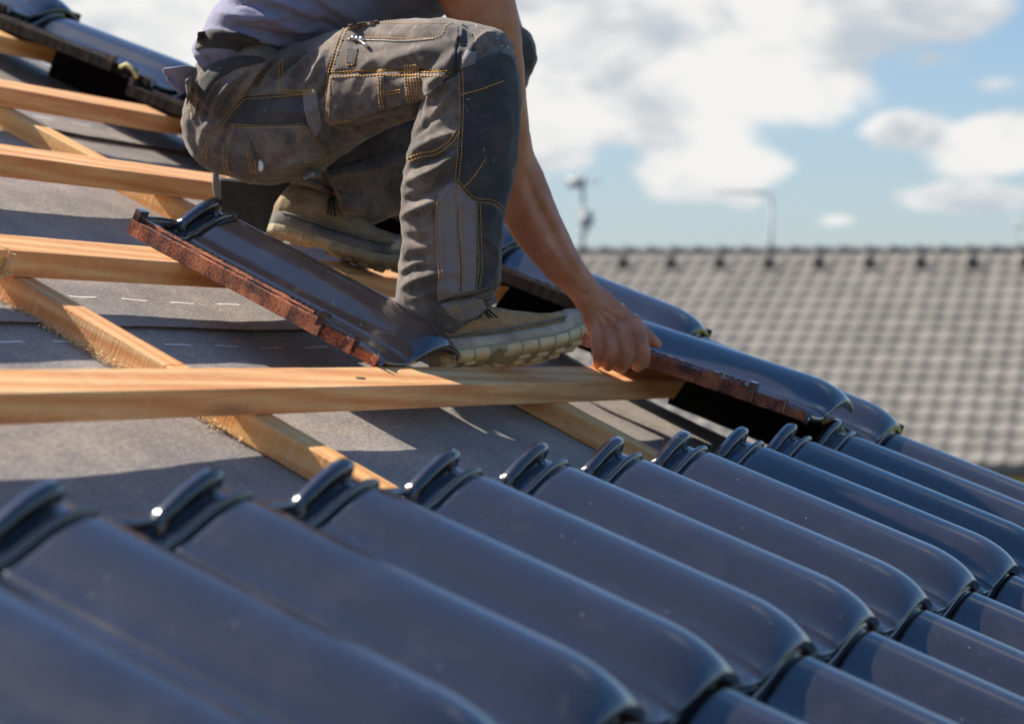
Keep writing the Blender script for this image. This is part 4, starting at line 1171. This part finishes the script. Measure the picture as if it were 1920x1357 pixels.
    for k in range(3):
        e = rl_.uniform(-.01, .02)
        lc.tube([Mx @ Vector((.36 * L, -.012, .100)) - PB, Mx @ Vector((.34 * L + e, -.040, .084)) - PB, Mx @ Vector((.37 * L + e * 1.6, -.052, .052)) - PB, Mx @ Vector((.40 * L + e * 2, -.050, .026)) - PB], .0018, 6)
        lc.tube([Mx @ Vector((.36 * L, .012, .100)) - PB, Mx @ Vector((.33 * L + e, .040, .084)) - PB, Mx @ Vector((.36 * L + e * 1.6, .048, .056)) - PB], .0018, 6)
    lao = meshobj('laces', lc.v, lc.f, BLACK); lao.parent = b_; lao['kind'] = 'stuff'
    return b_
for pts_ in ([(860, 565, 3.59, 34, 34), (876, 600, 3.60, 36, 36), (884, 645, 3.605, 32, 34)], [(610, 385, 3.965, 34, 34), (596, 408, 3.96, 34, 34), (590, 432, 3.955, 30, 30)]):
    k_ = MB(); ptube(k_, pts_, 18, 4)
    o = meshobj('sock', [q - PB for q in k_.v], k_.f, KNEE); o.parent = person
boot(at(808, 689, 3.53), at(1104, 652, 3.70), Vector((.05, -.50, -1)), 'near', SUEDE)
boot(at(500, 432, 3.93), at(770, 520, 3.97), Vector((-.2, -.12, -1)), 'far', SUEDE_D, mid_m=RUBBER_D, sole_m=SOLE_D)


# ------------------------------------------------------------------ neighbouring house
def ray_dir(x, y): return Vector(((x - CX) / F, 1, -(y - CY) / F))
RV = Vector(((2230 - CX) / F, 1, (CY + 1150) / F)).normalized()        # up the far slope
Pl = at(1100, 474, 40.6)
# second ridge point: on y=472 at the right, and perpendicular to the slope direction
best = None
for i in range(400):
    z_ = 34 + i * .02
    q = at(1920, 472, z_)
    d = abs((q - Pl).normalized().dot(RV))
    if best is None or d < best[0]: best = (d, q)
RU = (best[1] - Pl).normalized()
RV = (RV - RU * RV.dot(RU)).normalized()
RN = RU.cross(RV)
FM = Matrix(((RU.x, RV.x, RN.x, Pl.x), (RU.y, RV.y, RN.y, Pl.y), (RU.z, RV.z, RN.z, Pl.z), (0, 0, 0, 1)))
nb = empty('neighbour_house', None, 'neighbouring house with a weathered grey tiled roof and plain ridge beyond the worker', 'house', FM)
FW, FG = .303, .50
def far_tile_mesh():
    b = MB(); n = 10; vs = []; fs = []
    L = FG + .05
    for (y, dz) in ((0, .0), (-L * .5, .022), (-L + .02, .043), (-L, .038), (-L, .012)):
        for i in range(n + 1):
            s = i / n
            h = .036 * (.5 - .5 * math.cos(2 * math.pi * min(1, max(0, (s - .30) / .70)))) if s > .3 else .002
            vs.append(Vector((s * (FW + .006), y, h + dz)))
    for j in range(4):
        for i in range(n):
            a = j * (n + 1) + i
            fs.append((a, a + n + 1, a + n + 2, a + 1))
    b.add(vs, fs); return b
ft = far_tile_mesh()
fto = ft.build('far_tile', FARTILE); FME = fto.data; bpy.data.objects.remove(fto)
FMi = FM.inverted()
cells = []
nrow = 0
for row in range(0, 17):
    for c in range(-8, 44):
        p = FM @ Vector((c * FW + FW / 2, -.12 - row * FG, .05))
        x, y = px(p)
        cells.append((row, c, x, y, p.y))
def visible(c):
    x, y = c[2], c[3]
    if x > 1940 or x < 1090: return False
    line = 520 + (x - 1130) * .50
    if y < max(470, line) + 6: return True
    return (1180 < x < 1460 and y > 740 and y < 850)
vis = [c for c in cells if visible(c)]
vis.sort(key=lambda c: c[4])
single = set((c[0], c[1]) for c in vis[:300])
st = MB()
for row, c, x, y, z in cells:
    M = T((c * FW, -.12 - row * FG + FG * .0, .0))
    if (row, c) in single:
        o = link('roof_tile', FME, nb, M)
    else:
        st.add([M @ Vector(q) for q in ft.v], ft.f)
local(st, 'roof_tiles', FARTILE, nb)['kind'] = 'stuff'
rt = MB(); k8 = 9
x0 = -8 * FW
rtv = []
for a_ in range(k8):
    an = math.pi * (a_ / (k8 - 1)) 
rw_ = FW * 1.5
def ridge_mesh():
    b = MB(); vs = []; fs = []
    for (x, r_) in ((0, .115), (.04, .115), (.041, .098), (rw_ - .01, .092), (rw_ + .03, .092)):
        for a_ in range(k8):
            an = math.pi * a_ / (k8 - 1)
            vs.append(Vector((x, math.cos(an) * r_ * 1.25 + .02, math.sin(an) * r_ * .9)))
    for j in range(4):
        for a_ in range(k8 - 1):
            q = j * k8 + a_; fs.append((q, q + 1, q + k8 + 1, q + k8))
    b.add(vs, fs)
    b.box((-.012, -.01, .09), (.045, .05, .135))
    return b
rmo = ridge_mesh().build('ridge_mesh', FARTILE); RME = rmo.data; bpy.data.objects.remove(rmo)
for i in range(35):
    link('ridge_tile', RME, nb, T((x0 + i * rw_, 0, .0)))
hook = MB()
hook.tube([(0, .06, .03), (0, -.05, .10), (0, -.09, .22), (0, -.03, .21)], .035, 6, ref=Vector((1, 0, 0)))
hook.box((-.10, -.14, .03), (.10, -.04, .17))
ho = hook.build('hook_mesh', BLACK); HME = ho.data; bpy.data.objects.remove(ho)
for i in range(-2, 15):
    link('snow_hook', HME, nb, T((.93 + i * FW * 3, -.12 - 1.35 * FG, .04)))
yb = -.12 - 17 * FG
gt = MB()
gt.tube([(x0 - .3, yb - .10, -.06), (x0 + 52.5 * FW, yb - .10, -.06)], .075, 10, ref=Vector((0, 0, 1)))
local(gt, 'gutter', GUTTER, nb)
fb = MB(); fb.box((x0, yb, -.22), (x0 + 52 * FW, yb + .03, -.02)); fb.box((x0, yb, -.06), (x0 + 52 * FW, .1, -.03))
local(fb, 'roof_deck', WOOD, nb, smooth=False)
wl = MB()
c = [FM @ Vector(q) for q in ((x0 + .3, yb + .5, -.12), (x0 + 51 * FW, yb + .5, -.12), (x0 + 51 * FW, 0, -.12), (x0 + .3, 0, -.12))]
c += [c[1] + (c[2] - c[1]).cross(Vector((0, 0, 1))).cross(Vector((0, 0, 1))) * 0, ]
vs = c[:4] + [Vector((p.x, p.y, .01)) for p in c[:4]]
wl.add(vs, [(0, 4, 5, 1), (1, 5, 6, 2), (2, 6, 7, 3), (3, 7, 4, 0), (0, 1, 2, 3)])
wo_ = wl.build('wall', PLASTER, smooth=False); wo_.parent = nb; wo_.matrix_parent_inverse = FMi

MAST, _, _ = mat('galvanised_pole', (.45, .46, .47), .5)
# aerials behind the far ridge
def antenna(name, X, Z, top, label, kind):
    base = at(X, 470, Z); e = empty(name, base - Vector((0, 0, .4)), label, 'antenna')
    m = MB(); tp = at(X, top, Z); m.tube([base - Vector((0, 0, .6)), tp], (.038, .032, .02)[kind], 8, ref=Vector((0, 1, 0)))
    m.build('mast', MAST, e)
    m = MB()
    def piece(nm, fn):
        q = MB(); fn(q); q.build(nm, MAST, e)
    if kind == 0:
        piece('amplifier_box', lambda a: a.box(at(X - 28, 352, Z) - Vector((0, .1, .0)), at(X + 4, 334, Z) + Vector((0, .1, 0))))
        for k in range(5): piece('rod', lambda a: a.tube([at(X - 26 + k * 14, 352 - 26, Z), at(X - 30 + k * 14, 352 - 6, Z)], .02, 5))
        piece('dish', lambda a: a.ball(at(X + 6, 413, Z), (.16, .12, .17)))
        piece('rod', lambda a: a.tube([at(X - 20, 398, Z), at(X + 22, 398, Z)], .02, 5))
        piece('bracket', lambda a: a.tube([at(X - 8, 440, Z), at(X + 12, 432, Z)], .03, 5))
    elif kind == 1:
        piece('boom', lambda a: a.tube([at(X - 105, 358, Z), at(X, 362, Z)], .018, 5))
        for k in range(6): piece('rod', lambda a: a.tube([at(X - 100 + 16 * k, 352, Z), at(X - 100 + 16 * k, 366, Z)], .014, 5))
    else:
        piece('rod', lambda a: a.tube([at(X - 12, 425, Z), at(X + 14, 425, Z)], .02, 5))
    return
    a = MB()
    if kind == 0:
        a.box(at(X - 28, 352, Z) - Vector((0, .1, .0)), at(X + 4, 334, Z) + Vector((0, .1, 0)))
        for k in range(5):
            p = at(X - 26 + k * 14, 352 - 26, Z); q = at(X - 30 + k * 14, 352 - 6, Z); a.tube([p, q], .02, 5)
        a.ball(at(X + 6, 413, Z), (.16, .12, .17))
        a.tube([at(X - 20, 398, Z), at(X + 22, 398, Z)], .02, 5)
        a.tube([at(X - 8, 440, Z), at(X + 12, 432, Z)], .03, 5)
    elif kind == 1:
        a.tube([at(X - 105, 358, Z), at(X, 362, Z)], .018, 5)
        for k in range(6): a.tube([at(X - 100 + 16 * k, 352, Z), at(X - 100 + 16 * k, 366, Z)], .014, 5)
    else:
        a.tube([at(X - 12, 425, Z), at(X + 14, 425, Z)], .02, 5)
    a.build('aerial', GUTTER, e)
antenna('tv_antenna', 1093, 43, 325, 'taller blurred aerial mast just right of the forearm', 0)
antenna('tv_antenna', 1446, 43, 362, 'slim aerial mast with one long level arm on the far ridge', 1)
antenna('tv_antenna', 1906, 47, 408, 'small faint aerial at the right end of the far ridge', 2)
